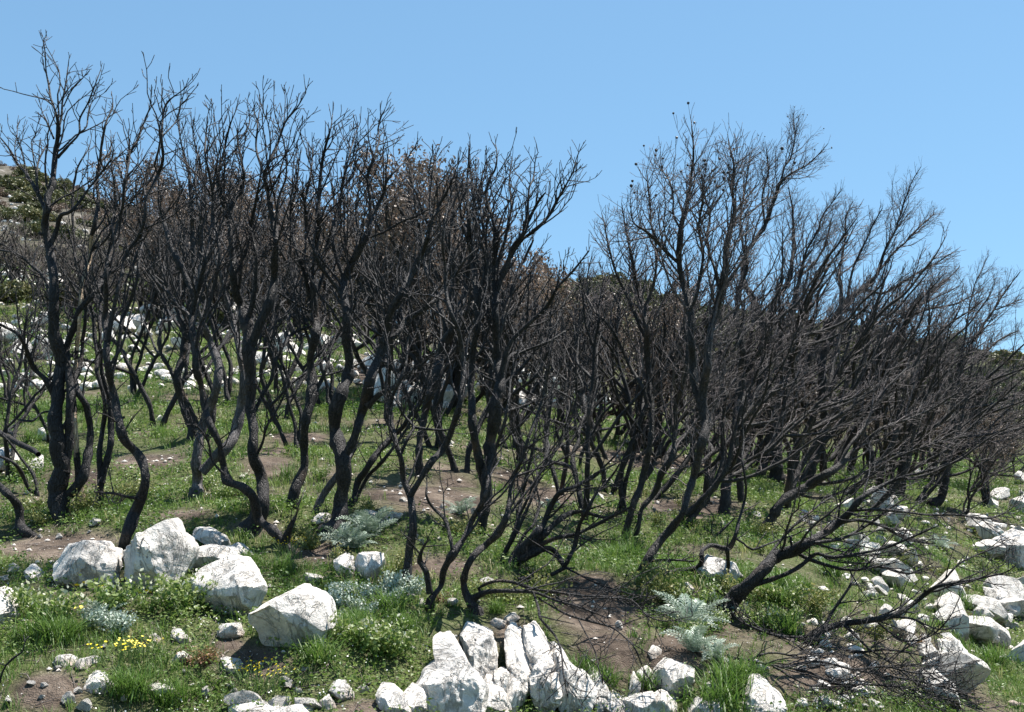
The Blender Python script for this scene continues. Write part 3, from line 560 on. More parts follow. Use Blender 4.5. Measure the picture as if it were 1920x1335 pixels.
T("big charred tree right of centre with broad brown trunk and the second highest seed-pod crown", 'fine', [
 (0.1, "1458,908,28 1458,850,24 1456,810,22 1446,765,22 1436,730,24 1432,680,21 1430,620,19 1418,578,16 1405,550,13 1396,530,11 1392,500,10 1400,470,10 1412,458,9 1434,420,9 1452,374,8 1466,340,7 1490,322,5 1515,308,4 1536,288,3 1553,268,1.5"),
 (0.3, "1452,376,6 1470,318,5 1483,295,4 1490,258,3 1487,212,1"), (-0.4, "1432,682,14 1445,650,13 1460,620,12 1485,588,11 1492,558,10 1502,515,8 1512,470,6 1530,440,5 1545,400,4 1560,380,3 1580,352,1.5"),
 (0.4, "1430,610,12 1455,560,10 1478,530,10 1486,480,9 1488,430,7 1485,390,5 1480,350,2"), (0.3, "1398,480,7 1388,430,6 1392,380,5 1400,330,4 1410,280,1.5"), (-0.3, "1434,420,6 1430,370,5 1440,320,4 1436,275,2"),
 (-0.5, "1446,765,11 1480,720,10 1510,690,9 1530,640,8 1560,600,7 1600,560,5 1640,530,3"), (0.5, "1503,515,6 1530,490,6 1550,450,5 1560,410,3")], 1.1, 1.0, 'right')
T("straight charred trunk standing on bare soil behind the pointed white rock", 'fine', [
 (0.1, "1356,966,25 1362,930,20 1366,890,18 1374,850,17 1380,800,16 1385,750,15 1392,700,13 1390,640,12 1380,590,10 1385,540,9 1400,500,7 1398,450,5 1405,400,3"), (0.3, "1366,892,10 1357,855,9 1355,830,8 1350,790,7 1340,740,6 1342,680,4")], 0.9, 0.9, 'right')
T("thin charred trunk close behind the straight one on bare soil", 'fine', [(0.1, "1390,942,15 1385,900,14 1388,850,13 1395,800,12 1405,740,11 1400,680,9 1412,620,7 1408,560,5"), (0.3, "1398,780,8 1420,730,7 1440,690,6 1470,650,5 1490,600,3")], 0.9, 0.9, 'right')
T("leaning charred trunk left of the broad brown trunk", 'fine', [(0.1, "1422,893,19 1432,860,17 1440,820,15 1450,780,13 1462,730,12 1480,680,10 1492,620,9 1505,560,7 1515,510,4")], 0.9, 0.9, 'right')
T("charred tree at right with pale forked limbs leaning over the others", 'fine', [
 (0.1, "1638,890,22 1628,850,20 1618,815,18 1608,770,16 1612,720,12 1628,690,10 1655,665,9 1676,640,8 1700,610,6 1730,570,5 1770,530,4 1800,500,2"), (-0.3, "1630,690,8 1652,678,8 1700,660,7 1750,650,6 1800,640,4 1850,620,2"),
 (0.4, "1612,790,9 1640,760,9 1680,740,8 1720,700,7 1760,670,5 1800,640,3")], 1.0, 1.0, 'right')
T("charred trunk arching right near the right edge with a dark tangled foot", 'low', [
 (0.3, "1745,948,24 1765,935,18 1772,900,16 1780,865,16 1800,845,14 1830,830,11 1870,815,9 1920,800,8 1980,780,5"), (-0.6, "1800,848,8 1825,868,6 1855,886,5 1915,895,3"), (0.6, "1780,862,9 1790,820,8 1820,780,7 1850,730,5 1880,690,3")], 0.9, 1.0, 'right')
T("charred tree whose long dark limb reaches up into the sky at the right edge", 'fine', [
 (0.2, "1690,928,18 1692,880,16 1690,830,14 1692,785,13 1715,755,13 1745,729,12 1784,706,11 1805,675,8 1830,630,7 1862,582,6 1889,540,4 1912,510,2"), (0.2, "1862,582,4 1890,572,3 1915,560,2"),
 (0.4, "1798,690,6 1812,620,5 1817,579,4 1832,525,3 1853,480,1"), (-0.5, "1700,775,9 1750,760,8 1810,750,7 1870,720,5 1920,690,4"), (0.5, "1784,706,7 1830,680,6 1870,640,5 1910,620,3")], 1.0, 1.0, 'right')
T("charred branchy shrub at lower right with one long limb curving over the white rocks", 'low', [
 (-0.2, "1520,1208,24 1540,1184,15 1583,1171,12 1621,1166,12 1671,1156,11 1700,1140,10 1730,1115,9 1754,1100,8 1790,1092,7 1843,1082,6 1885,1074,4 1905,1060,3"),
 (-0.4, "1530,1195,11 1500,1195,9 1470,1195,8 1440,1188,7 1395,1170,6 1382,1158,4"), (0.3, "1544,1182,8 1560,1150,8 1572,1132,7 1593,1100,6 1602,1078,4"), (0.2, "1732,1113,6 1765,1090,5 1790,1065,5 1830,1040,4 1880,1020,2"),
 (-0.7, "1583,1172,7 1610,1200,6 1640,1225,5 1680,1250,4 1730,1290,3"), (-0.5, "1526,1200,8 1558,1213,7 1583,1218,6 1621,1223,6 1659,1218,5 1710,1225,4 1760,1240,2"), (0.2, "1671,1157,6 1710,1160,5 1760,1180,4 1800,1170,3"), (-0.3, "1640,1162,5 1690,1200,5 1740,1195,4 1780,1160,3 1800,1120,2")], 0.7, 0.8)
T("tangle of low charred branches spreading over the bottom right corner", 'low', [
 (-0.3, "1333,1204,8 1353,1221,7 1370,1231,7 1403,1238,6 1433,1246,6 1470,1251,6 1521,1261,5 1571,1284,5 1621,1301,4 1671,1314,4 1711,1320,3"),
 (-0.5, "1450,1250,6 1463,1256,6 1496,1276,5 1521,1287,5 1541,1283,5 1558,1293,4 1596,1313,3"), (0.4, "1470,1251,6 1530,1240,6 1600,1255,5 1680,1270,5 1760,1285,4 1830,1310,3"),
 (0.2, "1600,1256,5 1660,1250,5 1720,1262,4 1790,1260,3"), (-0.2, "1571,1284,5 1640,1285,4 1700,1290,4 1770,1310,3 1830,1330,2"), (0.3, "1403,1238,5 1440,1225,5 1490,1230,4 1550,1250,4 1600,1270,2")], 1.4, 1.0)
T("small charred sprig sticking up at the lower left edge", 'bare', [(0, "-4,1296,5 5,1262,5 12,1248,5 25,1235,5 42,1222,4 46,1204,2.5"), (0.05, "12,1248,3 -2,1244,3 -20,1246,2")], 0.01, 0.3)

SUBD = {'stub': 1.25, 'mid': 2.2, 'fine': 3.3, 'low': 1.8, 'bare': 0}
def build_traced(k, spec):
    label, style, stems, dens, lens, mk, Yf = spec
    rng = random.Random(100 + k); s = dict(STY[style])
    right = mk == 'right'
    bark, twig = (M_BARKR, M_TWIGR) if right else (M_BARK, M_TWIG)
    if mk == 'log': bark = M_LOG
    if mk == 'striped': bark = M_BARKR
    first = [tuple(float(q) for q in t.split(',')) for t in stems[0][1].split()]
    u0, v0, _ = first[0]
    if Yf: Y0 = Yf; x0 = adir(u0, v0) * Y0; z0 = hz(x0, Y0)
    else: x0, Y0, z0 = hit(u0, v0)
    base = (x0, Y0, z0)
    is_shrub = v0 > 1000 and (style in ('low', 'bare'))
    nm = "charred_shrub" if 'shrub' in label or 'tangle' in label or 'rods' in label else ("charred_branch" if 'branch' in label.split() or 'sprig' in label else "charred_tree")
    cat = {"charred_shrub": "shrub", "charred_branch": "branch", "charred_tree": "tree"}[nm]
    root = empty(nm, base, label, cat, None)
    tips_all = []
    stem3 = []
    def depth_at(u, v):
        """depth of the nearest already built stem point in the picture"""
        best = (1e9, Y0)
        for pl in stem3:
            for (uu, vv, YY) in pl:
                d = (uu - u) ** 2 + (vv - v) ** 2
                if d < best[0]: best = (d, YY)
        return best[1]
    for i, (dy, txt) in enumerate(stems):
        q = [tuple(float(c) for c in t.split(',')) for t in txt.split()]
        Ys = Y0 if i == 0 else depth_at(q[0][0], q[0][1])
        n = len(q); pts = []; rads = []; rec = []
        for j, (u, v, wd) in enumerate(q):
            f = j / max(1, n - 1)
            Y = Ys + dy * f ** 1.2 + 0.10 * math.sin(j * 1.7 + k + i) * min(1, j / 3) * (0 if nm == 'charred_branch' else 1)
            if i == 0 and j == 0: Y = Y0
            p = at(u, v, Y)
            pts.append((p[0] - x0, p[1] - Y0, p[2] - z0)); rads.append(max((wd * 0.92 if wd > 14 else wd * (0.66 + 0.26 * wd / 14)) * Y / F / 2, 0.0028)); rec.append((u, v, Y))
        # keep the stem clear of the ground past its foot
        for j in range(1, n):
            g = hz(pts[j][0] + x0, pts[j][1] + Y0) - z0 + rads[j] * 0.6
            if pts[j][2] < g and j > 1: 
                Yn = hit(q[j][0], q[j][1])[1] - 0.08; p = at(q[j][0], q[j][1], Yn)
                pts[j] = (p[0] - x0, p[1] - Y0, p[2] - z0); rec[j] = (q[j][0], q[j][1], Yn)
        stem3.append(rec)
        if i == 0:
            d0 = np.array(pts[0]) - np.array(pts[1]); d0 /= np.linalg.norm(d0)
            pts.insert(0, (d0[0] * 0.12, d0[1] * 0.12 + 0.02, -0.16)); rads.insert(0, rads[0] * 1.35)
        sp, sr = resample(pts, rads, 0.05); sp, sr = knobbly(rng, sp, sr)
        nmp = "trunk" if i == 0 else "limb"
        tm = tubes(nmp, [(sp, sr)], 12 if rads[0] > 0.03 else 8)
        o = link(nmp, tm, bark, root)
        if mk == 'striped' and i == 0:
            # the stretches burnt down to bare wood
            a = tm.attributes.new("dummy", 'FLOAT', 'POINT')
            tm.materials.append(M_PALE)
            zz = [p.center[2] for p in tm.polygons]; ctr = [p.center for p in tm.polygons]
            for p in tm.polygons:
                U, Vv = project(p.center[0] + x0, p.center[1] + Y0, p.center[2] + z0)
                if mnoise.noise(Vector((p.center[0] * 6, p.center[1] * 6, p.center[2] * 2.2 + 4))) > -0.02 and Vv > 405 and p.normal[0] > -0.3: p.material_index = 1
        tips = []
        subs = sublimbs(rng, sp, sr, s, dens * SUBD[style]) if style != 'bare' else []
        s2 = dict(s); s2['len'] = s['len'] * 0.62; s2['t0'] = 0.2; s2['lev'] = max(1, s['lev'] - 1)
        tw = sprout(rng, sp, sr, s, tips, dens, lens)
        for (pl, rl) in subs: tw += [(pl, rl)] + sprout(rng, pl, rl, s2, tips, dens * 0.9, lens)
        # nothing may grow into the soil
        keep = []
        for (pp, rr) in tw:
            e = pp[-1]
            if e[2] + z0 > hz(e[0] + x0, e[1] + Y0) + 0.01: keep.append((pp, rr))
        if keep:
            o2 = link("twigs", tubes("twigs", keep, 4), twig, o)
        tips_all += tips
    if 'seed' in label:
        tips_all.sort(key=lambda t: -(t[2] + 0.3 * rng.random()))
        bm = pod_mesh()
        for t in tips_all[:1000:22]:
            c = link("seed_pod", bm, None, root, (t[0], t[1], t[2] + 0.008)); c.scale = [rng.uniform(0.8, 1.25)] * 3; c.rotation_euler = (rng.random() * 3, rng.random() * 3, 0)
    return root
_pod = []
def pod_mesh():
    if not _pod:
        import bmesh
        bm = bmesh.new(); bmesh.ops.create_icosphere(bm, subdivisions=2, radius=0.014)
        for v in bm.verts:
            v.co *= 1 + 0.12 * math.sin(5 * math.atan2(v.co.y, v.co.x)); 
            if v.co.z > 0.011: v.co.z -= 0.003
            v.co.z *= 1.15
        me = bpy.data.meshes.new("seed_pod"); bm.to_mesh(me); bm.free(); me.materials.append(M_POD); _pod.append(me)
    return _pod[0]
for k, spec in enumerate(TREES): build_traced(k, spec)

# ------------------------------------------------------------ standing wood behind: kinds, then copies
def cards(centers, size, rng_np, tone, aspect=0.55):
    """small leaf faces: n x quads, random orientation"""
    n = len(centers); A = rng_np.normal(size=(n, 3)); A /= np.linalg.norm(A, axis=1, keepdims=True)
    B = rng_np.normal(size=(n, 3)); B -= (A * B).sum(1, keepdims=True) * A; B /= np.linalg.norm(B, axis=1, keepdims=True)
    sz = size * rng_np.uniform(0.6, 1.3, n)[:, None]
    V = np.stack([centers - A * sz, centers + B * sz * aspect, centers + A * sz, centers - B * sz * aspect], 1).reshape(-1, 3)
    Q = np.arange(n * 4).reshape(-1, 4)
    return V, Q, np.repeat(tone, 4)
def join_cards(name, parts, matr):
    V = np.concatenate([p[0] for p in parts]); off = 0; Q = []
    for p in parts: Q.append(p[1] + off); off += len(p[0])
    me = np_mesh(name, V, np.concatenate(Q), 4, False); add_attr(me, "tone", np.concatenate([p[2] for p in parts])); me.materials.append(matr); return me
def gen_tree(seed, H, nst, lean, spread, style, dens=0.7, lens=1.0, r0=0.06):
    rng = random.Random(seed); s = dict(STY[style]); s['rt'] *= 1.5
    trunk = []; limbs = []; tw = []; tips = []
    for i in range(nst):
        az = rng.random() * 6.28; sprd = spread * rng.uniform(0.4, 1.0)
        d = norm3(math.cos(az) * sprd + lean, math.sin(az) * sprd, 1.0)
        hh = H * rng.uniform(0.75, 1.0); n = 14; p = (math.cos(az) * 0.05 * i, math.sin(az) * 0.05 * i, -0.15)
        pts = [p]; rs = [r0 * 1.3]; fork = None
        for j in range(n):
            d = norm3(d[0] + rng.gauss(0, 0.17) + lean * 0.05, d[1] + rng.gauss(0, 0.17), d[2] + rng.gauss(0, 0.08) + 0.06)
            st = hh / n
            p = (p[0] + d[0] * st, p[1] + d[1] * st, p[2] + d[2] * st); pts.append(p); rs.append(r0 * (1 - (j + 1) / n) ** 0.75 + 0.004)
        sp, sr = resample(pts, rs, 0.09); sp, sr = knobbly(rng, sp, sr); trunk.append((sp, sr))
        tw += sprout(rng, sp, sr, s, tips, dens, lens)
        for (pl, rl) in sublimbs(rng, sp, sr, s, dens * 1.2): limbs.append((pl, rl)); tw += sprout(rng, pl, rl, s, tips, dens, lens * 0.6)
        for f in (0.28, 0.42, 0.55, 0.68):
            if rng.random() < 0.85:
                k = int(len(sp) * f); dd = perp_dir(rng, d, math.radians(rng.uniform(25, 45))); q = tuple(sp[k]); pl = [q]; rl = [sr[k] * 0.75]
                L = hh * (1 - f) * 0.85; m = 9
                for j in range(m):
                    dd = norm3(dd[0] + rng.gauss(0, 0.15) + lean * 0.05, dd[1] + rng.gauss(0, 0.15), dd[2] + rng.gauss(0, 0.08) + 0.12)
                    q = (q[0] + dd[0] * L / m, q[1] + dd[1] * L / m, q[2] + dd[2] * L / m); pl.append(q); rl.append(rl[0] * (1 - (j + 1) / m) ** 0.8 + 0.0035)
                a, b = resample(pl, rl, 0.09); a, b = knobbly(rng, a, b); limbs.append((a, b)); tw += sprout(rng, a, b, s, tips, dens, lens)
    return trunk, limbs, tw, tips
def make_kind(seed, H, nst, lean, spread, style, dens, lens, r0, bark, twig, leaves=0):
    trunk, limbs, tw, tips = gen_tree(seed, H, nst, lean, spread, style, dens, lens, r0)
    mt = tubes("trunk", trunk, 7); mt.materials.append(bark)
    ml = tubes("limb", limbs, 6); ml.materials.append(bark)
    mw = tubes("crown", tw, 3); mw.materials.append(twig)
    parts = [("trunk", mt), ("limb", ml), ("crown", mw)]
    if leaves:
        r = np.random.default_rng(seed); tp = np.array(tips)
        tp = tp[r.integers(0, len(tp), leaves)] + r.normal(size=(leaves, 3)) * 0.05
        clump = np.clip(0.5 + 0.9 * fbm(tp[:, 0] * 1.5, tp[:, 2] * 1.5, seed, 2) + r.normal(size=leaves) * 0.15, 0, 1)
        parts.append(("leaves", join_cards("leaves", [cards(tp, 0.034, r, clump)], M_DEAD)))
    return parts
def place_kind(parts, name, loc, rz, sc, label, cat, group, tilt=0):
    root = empty(name, loc, label, cat, group); root.rotation_euler = (0, tilt, rz); root.scale = (sc, sc, sc)
    for n, me_ in parts:
        o = bpy.data.objects.new(n, me_); COL.objects.link(o); o.parent = root
    return root
KB = [make_kind(11, 4.2, 2, 0.05, 0.35, 'mid', 0.6, 0.9, 0.042, M_BARK, M_TWIG), make_kind(12, 4.4, 3, 0.1, 0.4, 'mid', 0.55, 0.9, 0.040, M_BARK, M_TWIG),
      make_kind(13, 4.0, 3, 0.2, 0.5, 'fine', 0.5, 1.0, 0.038, M_BARKR, M_TWIGR), make_kind(14, 4.3, 2, 0.22, 0.45, 'fine', 0.55, 1.0, 0.042, M_BARKR, M_TWIGR)]
KG = [make_kind(21, 4.4, 3, 0.0, 0.5, 'fine', 0.6, 1.1, 0.06, M_BARKR, M_TWIGB, 2500), make_kind(22, 4.6, 3, 0.1, 0.5, 'fine', 0.6, 1.1, 0.06, M_BARKR, M_TWIGB, 6000),
      make_kind(23, 4.2, 4, 0.1, 0.6, 'fine', 0.5, 1.1, 0.05, M_BARKR, M_TWIGB, 0)]
rg = random.Random(7)
def far_tree(kind, u, v, sc, name, label, cat, group, lean=0.0, Y=None):
    if Y: x = adir(u, v) * Y; loc = (x, Y, hz(x, Y) - 0.05)
    else: x, y, z = hit(u, v); loc = (x, y, z - 0.05)
    return place_kind(kind, name, loc, rg.uniform(-0.5, 0.5) + (rg.choice([0, 3.14, 1.57]) if lean == 0 else 0), sc, label, cat, group, lean)
# charred trunks of the second row, by where they stand
row2 = [(30,900,'L'),(15,760,'L'),(60,730,'L'),(250,745,'L'),(300,800,'L'),(430,760,'L'),(530,790,'L'),(620,770,'L'),(520,735,'L'),(735,790,'C'),(700,815,'C'),
        (830,845,'C'),(870,890,'C'),(880,850,'C'),(960,845,'C'),(820,780,'C'),(1010,820,'C'),(1050,800,'C'),(1100,830,'C'),(1150,870,'C'),(1190,845,'R'),(1230,860,'R'),
        (1270,930,'R'),(1245,980,'R'),(1300,870,'R'),(1340,880,'R'),(1410,870,'R'),(1480,880,'R'),(1490,915,'R'),(1540,870,'R'),(1580,885,'R'),(1560,935,'R'),(1610,930,'R'),(1660,890,'R'),(1670,930,'R'),(1720,900,'R'),
        (1735,880,'R'),(1790,880,'R'),(1830,870,'R'),(1860,880,'R'),(1890,868,'R'),(1910,885,'R'),(1140,920,'C'),(930,900,'C'),(1080,880,'C'),(1770,855,'R'),(1700,860,'R'),(1620,860,'R'),(1840,900,'R'),(1500,860,'R'),(1440,862,'R'),(1380,870,'R'),(1320,850,'R'),(1160,960,'C'),(1110,985,'C'),(1260,1000,'R'),(1320,940,'R'),(1420,960,'R'),(1470,950,'R'),(1600,970,'R'),(1640,920,'R'),(1700,950,'R'),(1180,900,'R'),(1210,940,'R'),(1550,900,'R'),(1810,920,'R'),(1750,910,'R'),(1870,910,'R'),(1060,930,'C'),(990,880,'C'),(660,830,'C'),(400,820,'L'),(100,830,'L'),(560,850,'L')]
LB = {'L': "charred bare tree standing in the green grass behind the front row at left", 'C': "charred bare tree in the thicket behind the many-stemmed black tree", 'R': "charred bare tree in the dense thicket on the right of the slope"}
GP = {'L': "charred trees behind the front row at left", 'C': "charred trees in the central thicket", 'R': "charred trees in the right-hand thicket"}
for i, (u, v, z) in enumerate(row2):
    if z == 'C' and i % 3 == 1: continue
    if z == 'R' and i % 5 == 2: continue
    kd = KB[i % 2] if z != 'R' else KB[2 + i % 2]
    vt = float(np.interp(u, [0, 200, 300, 500, 700, 900, 1000, 1100, 1200, 1300, 1500, 1600, 1700, 1800, 1850, 1920], [430, 400, 320, 280, 290, 330, 345, 400, 345, 300, 300, 375, 430, 570, 640, 720])) + rg.uniform(10, 150)
    sc_ = min(1.5, max(0.4, (v - vt) * hit(u, v)[1] / F / 4.0))
    far_tree(kd, u, v, sc_, "charred_tree", LB[z], "tree", GP[z], lean=(rg.uniform(0.02, 0.2) if z == 'R' else 0.0))
# third row at 20-34 m: brown-leaved and grey-twigged scorched trees up the hillside
for i in range(46):
    u = -30 + i * 22 + rg.uniform(-12, 12); Y = rg.uniform(36, 47) if u < 720 else rg.uniform(24, 38)
    far_tree(KG[i % 3 if u > 250 else 2], u, 700, rg.uniform(1.05, 1.5) if u > 250 else rg.uniform(0.7, 0.95), "scorched_tree", "scorched tree with brown shrivelled leaves up the hillside behind the charred rows" if (i % 3 != 2 and u > 250) else "leafless grey-twigged tree up the hillside behind the charred rows", "tree",
             "brown-leaved scorched trees on the hillside" if (i % 3 != 2 and u > 250) else "grey-twigged trees on the hillside", Y=Y)
for i in range(38):
    u = 960 + i * 25 + rg.uniform(-12, 12); Y = rg.uniform(24, 40)
    far_tree((KG + KB[2:])[i % 5], u, 800, rg.uniform(0.8, 1.1) if u < 1300 else rg.uniform(0.5, 0.75), "scorched_tree", "leafless scorched tree in the crowded wood below the green hill", "tree", "scorched trees below the green hill", Y=Y, lean=0.12)
for i in range(34):
    u = 265 + i * 18 + rg.uniform(-15, 15); Y = rg.uniform(48, 66)
    far_tree(KG[i % 3], u, 600, rg.uniform(1.0, 1.4), "scorched_tree", "distant scorched tree near the top of the left hillside", "tree", "distant scorched trees near the hilltop", Y=Y)

# ------------------------------------------------------------ green hill shrubs and pines
def blob_bush(seed, n, size, matr, R=1.0, sq=0.75):
    r = np.random.default_rng(seed); cl = r.normal(size=(9, 3)) * np.array([0.5, 0.5, 0.28]) * R; cl[:, 2] = np.abs(cl[:, 2]) + 0.25 * R
    k = r.integers(0, 9, n); d = r.normal(size=(n, 3)); d /= np.linalg.norm(d, axis=1, keepdims=True)
    rr = (0.25 + 0.2 * r.random(9))[k] * R * (0.6 + 0.4 * r.random(n))
    P = cl[k] + d * rr[:, None]; P[:, 2] = np.abs(P[:, 2]) * sq
    tone = np.clip(0.45 + 0.25 * (r.random(9)[k] - 0.5) * 2 + r.normal(size=n) * 0.15, 0, 1)
    leaves = join_cards("foliage", [cards(P, size, r, tone)], matr)
    st = []
    for j in range(6):
        a = r.random() * 6.28; e = cl[j]; st.append(([(0, 0, -0.1), (e[0] * 0.4, e[1] * 0.4, e[2] * 0.35), (e[0], e[1], e[2] * 0.8)], [0.03 * R, 0.022 * R, 0.01 * R]))
    sm = tubes("stem", st, 5); sm.materials.append(M_BARKR)
    return [("foliage", leaves), ("stem", sm)]
MQ = [blob_bush(s, 2600, 0.075, M_MAQUIS, 1.0) for s in (41, 42, 43)]
SCB = [blob_bush(s, 1500, 0.05, M_DEAD, 0.9) for s in (44, 45)]
for i in range(260):
    u = rg.uniform(930, 1960); Y = 88 + 75 * (i / 260.0)
    x = adir(u, 700) * Y
    place_kind(MQ[i % 3], "maquis_shrub", (x, Y, hz(x, Y) - 0.3), rg.random() * 6, rg.uniform(1.6, 3.4), "evergreen shrub on the green hill far behind the burnt wood", "shrub", "evergreen shrubs on the far green hill")
for i in range(120):
    u = rg.uniform(-20, 700); Y = rg.uniform(38, 150); x = adir(u, 600) * Y
    place_kind(MQ[i % 3], "hillside_bush", (x, Y, hz(x, Y) - 0.1), rg.random() * 6, rg.uniform(0.5, 1.2) * (0.7 + Y / 100), "green bush on the rocky left hillside behind the trees", "bush", "bushes on the rocky left hillside")
for i in range(150):
    u = rg.uniform(-25, 330); Y = rg.uniform(80, 165); x = adir(u, 400) * Y
    place_kind((MQ[:1] + SCB)[i % 3], "hillside_bush", (x, Y, hz(x, Y) - 0.1), rg.random() * 6, rg.uniform(0.4, 1.3), "grey-green bush on the distant hilltop at the far left", "bush", "bushes on the distant hilltop")
def pine_kind(seed):
    r = np.random.default_rng(seed); P = []; tn = []; st = [([(0, 0, -0.2), (0.1, 0, 2.0), (0.0, 0.1, 4.2), (0, 0, 5.6)], [0.16, 0.12, 0.06, 0.02])]
    for i in range(34):
        z = 0.9 + 4.6 * (i / 34) ** 0.9; L = (1.9 * (1 - (z / 6.0)) + 0.3) * r.uniform(0.7, 1.15); a = r.random() * 6.28; e = np.array([math.cos(a) * L, math.sin(a) * L, z + L * 0.25])
        st.append(([(0, 0, z), tuple(e)], [0.03, 0.008])); m = 110; t = 0.3 + 0.7 * r.random(m) ** 0.7
        q = np.array([0, 0, z]) * (1 - t[:, None]) + e * t[:, None] + r.normal(size=(m, 3)) * 0.17
        P.append(q); tn.append(np.clip(0.5 + (r.random() - 0.5) * 0.5 + r.normal(size=m) * 0.12, 0, 1))
    lf = join_cards("crown", [cards(np.concatenate(P), 0.10, r, np.concatenate(tn), 0.3)], M_PINE); sm = tubes("trunk", st, 5); sm.materials.append(M_BARKR)
    return [("crown", lf), ("trunk", sm)]
PN = [pine_kind(51), pine_kind(52)]
for j, (u, sc, lab, Y) in enumerate([(1798, 1.45, "tallest green conifer poking above the hill at right", 88), (1765, 1.1, "shorter green conifer left of the tallest one at right", 90), (1835, 0.95, "low green conifer right of the tallest one", 86), (1880, 1.0, "rounded green conifer near the right edge below the sky", 92), (1690, 0.75, "small green conifer on the right part of the hill behind bare twigs", 95)]):
    x = adir(u, 680) * Y; place_kind(PN[j % 2], "conifer", (x, Y, hz(x, Y) - 0.2), j * 1.3, sc, lab, "conifer", None)
# ------------------------------------------------------------ rocks
def rock_from_outline(name, out, label, matr, grooves=0.0, k_lean=0.8, thick=0.5, seed=0, group=None, yoff=0.0):
    vb = max(p[1] for p in out); ub = sum(p[0] for p in out) / len(out)
    x0, Yb, z0 = hit(ub, min(vb - 4, 1350)); Yb += yoff
    cu = sum(p[0] for p in out) / len(out); cv = sum(p[1] for p in out) / len(out)
    # resample the outline
    O = np.array(out, float); n = len(O); L = np.linalg.norm(np.roll(O, -1, 0) - O, axis=1); cum = np.concatenate([[0], np.cumsum(L)])
    NS = 96; t = np.linspace(0, cum[-1], NS, endpoint=False); C = np.vstack([O, O[:1]])
    ou = np.interp(t, cum, C[:, 0]); ov = np.interp(t, cum, C[:, 1])
    W = (O[:, 0].max() - O[:, 0].min()) * Yb / F; T = W * 0.5 * thick * 1.3
    NR = 20; V = []
    phs = np.concatenate([np.linspace(0.02, 1, NR), -np.linspace(1, 0.02, NR)[1:]])
    def pt(u, v, off):
        Y = Yb + T * 0.35 + k_lean * (vb - v) / F * Yb * 0.9 - off
        p = at(u, v, Yb + T * 0.35 + k_lean * (vb - v) / F * Yb * 0.9)
        # push along the view-independent horizontal depth axis
        return (p[0], p[1] - off, p[2] + off * 0.15)
    rows = []
    for q in phs:
        r = abs(q); prof = (1 - r ** 4.5) ** (1 / 2.6); sgn = 1 if q >= 0 else -1
        if sgn > 0 or r < 1: pass
        row = [pt(cu + (a - cu) * r, cv + (b - cv) * r, sgn * T * prof) for a, b in zip(ou, ov)]
        rows.append(row)
    P = np.array(rows)                                   # (R, NS, 3)
    base = np.array([x0, Yb, z0]); P = P - base
    R_ = P.shape[0]
    ctr = P.reshape(-1, 3).mean(0)
    out_v = P.copy()
    for i in range(R_):
        for j in range(NS):
            p = Vector(P[i, j]); d = (p - Vector(ctr)); dl = d.length or 1; d /= dl
            s_ = 1.0 / max(W, 0.12)
            q = p * s_ + Vector((seed * 3.1, 0, seed))
            c = mnoise.cell(q * 2.6) if False else 0
            vd = mnoise.voronoi(q * 3.0)[0]; ridge = min(vd[1] - vd[0], 0.35)
            f = 0.08 * mnoise.fractal(q * 1.6, 1.0, 2.1, 4) + 0.15 * (ridge - 0.18)
            if grooves:
                g = abs(math.sin((p.x * 0.93 - 0.35 * p.z) * grooves + 1.6 * mnoise.noise(q * 1.5)))
                f -= 0.34 * max(0, 0.34 - g) / 0.34
            edge = 1 - 0.55 * abs(phs[i]) ** 4
            out_v[i, j] = P[i, j] + np.array(d * f * W * edge * (0.55 if W > 0.5 else 0.8))
    rr_ = random.Random(seed + 900); cc = out_v.reshape(-1, 3).mean(0); Dv = out_v - cc
    for _ in range(17):
        nn = np.array([rr_.gauss(0, 0.5), -abs(rr_.gauss(0.7, 0.5)), rr_.gauss(0.2, 0.55)]); nn /= np.linalg.norm(nn)
        h = Dv @ nn; lim = h.max() * rr_.uniform(0.5, 0.86); e = np.maximum(h - lim, 0)
        Dv = Dv - e[..., None] * nn * 0.97
    out_v = cc + Dv
    for ax in (0, 1, 2):
        o0, o1 = P[..., ax].min(), P[..., ax].max(); n0, n1 = out_v[..., ax].min(), out_v[..., ax].max()
        out_v[..., ax] = o0 + (out_v[..., ax] - n0) * (o1 - o0) / max(n1 - n0, 1e-6)
    for i in range(R_):
        for j in range(0, NS):
            q = Vector(out_v[i, j]) * (6.0 / max(W, 0.15)); nz_ = mnoise.fractal(q, 0.9, 2.1, 4)
            out_v[i, j] = out_v[i, j] + (out_v[i, j] - cc) * 0.045 * nz_
    Vv = out_v.reshape(-1, 3)
    idx = np.arange(R_ * NS).reshape(R_, NS); j2 = (np.arange(NS) + 1) % NS
    Q = np.stack([idx[:-1], idx[:-1][:, j2], idx[1:][:, j2], idx[1:]], -1).reshape(-1, 4)
    me_ = np_mesh(name, Vv, Q, 4)
    import bmesh
    bm = bmesh.new(); bm.from_mesh(me_); bmesh.ops.recalc_face_normals(bm, faces=bm.faces); bm.to_mesh(me_); bm.free()
    try: me_.set_sharp_from_angle(angle=math.radians(24))
    except Exception: pass
    o = link(name, me_, matr, None, tuple(base)); tag(o, label, "rock", group)
    return o
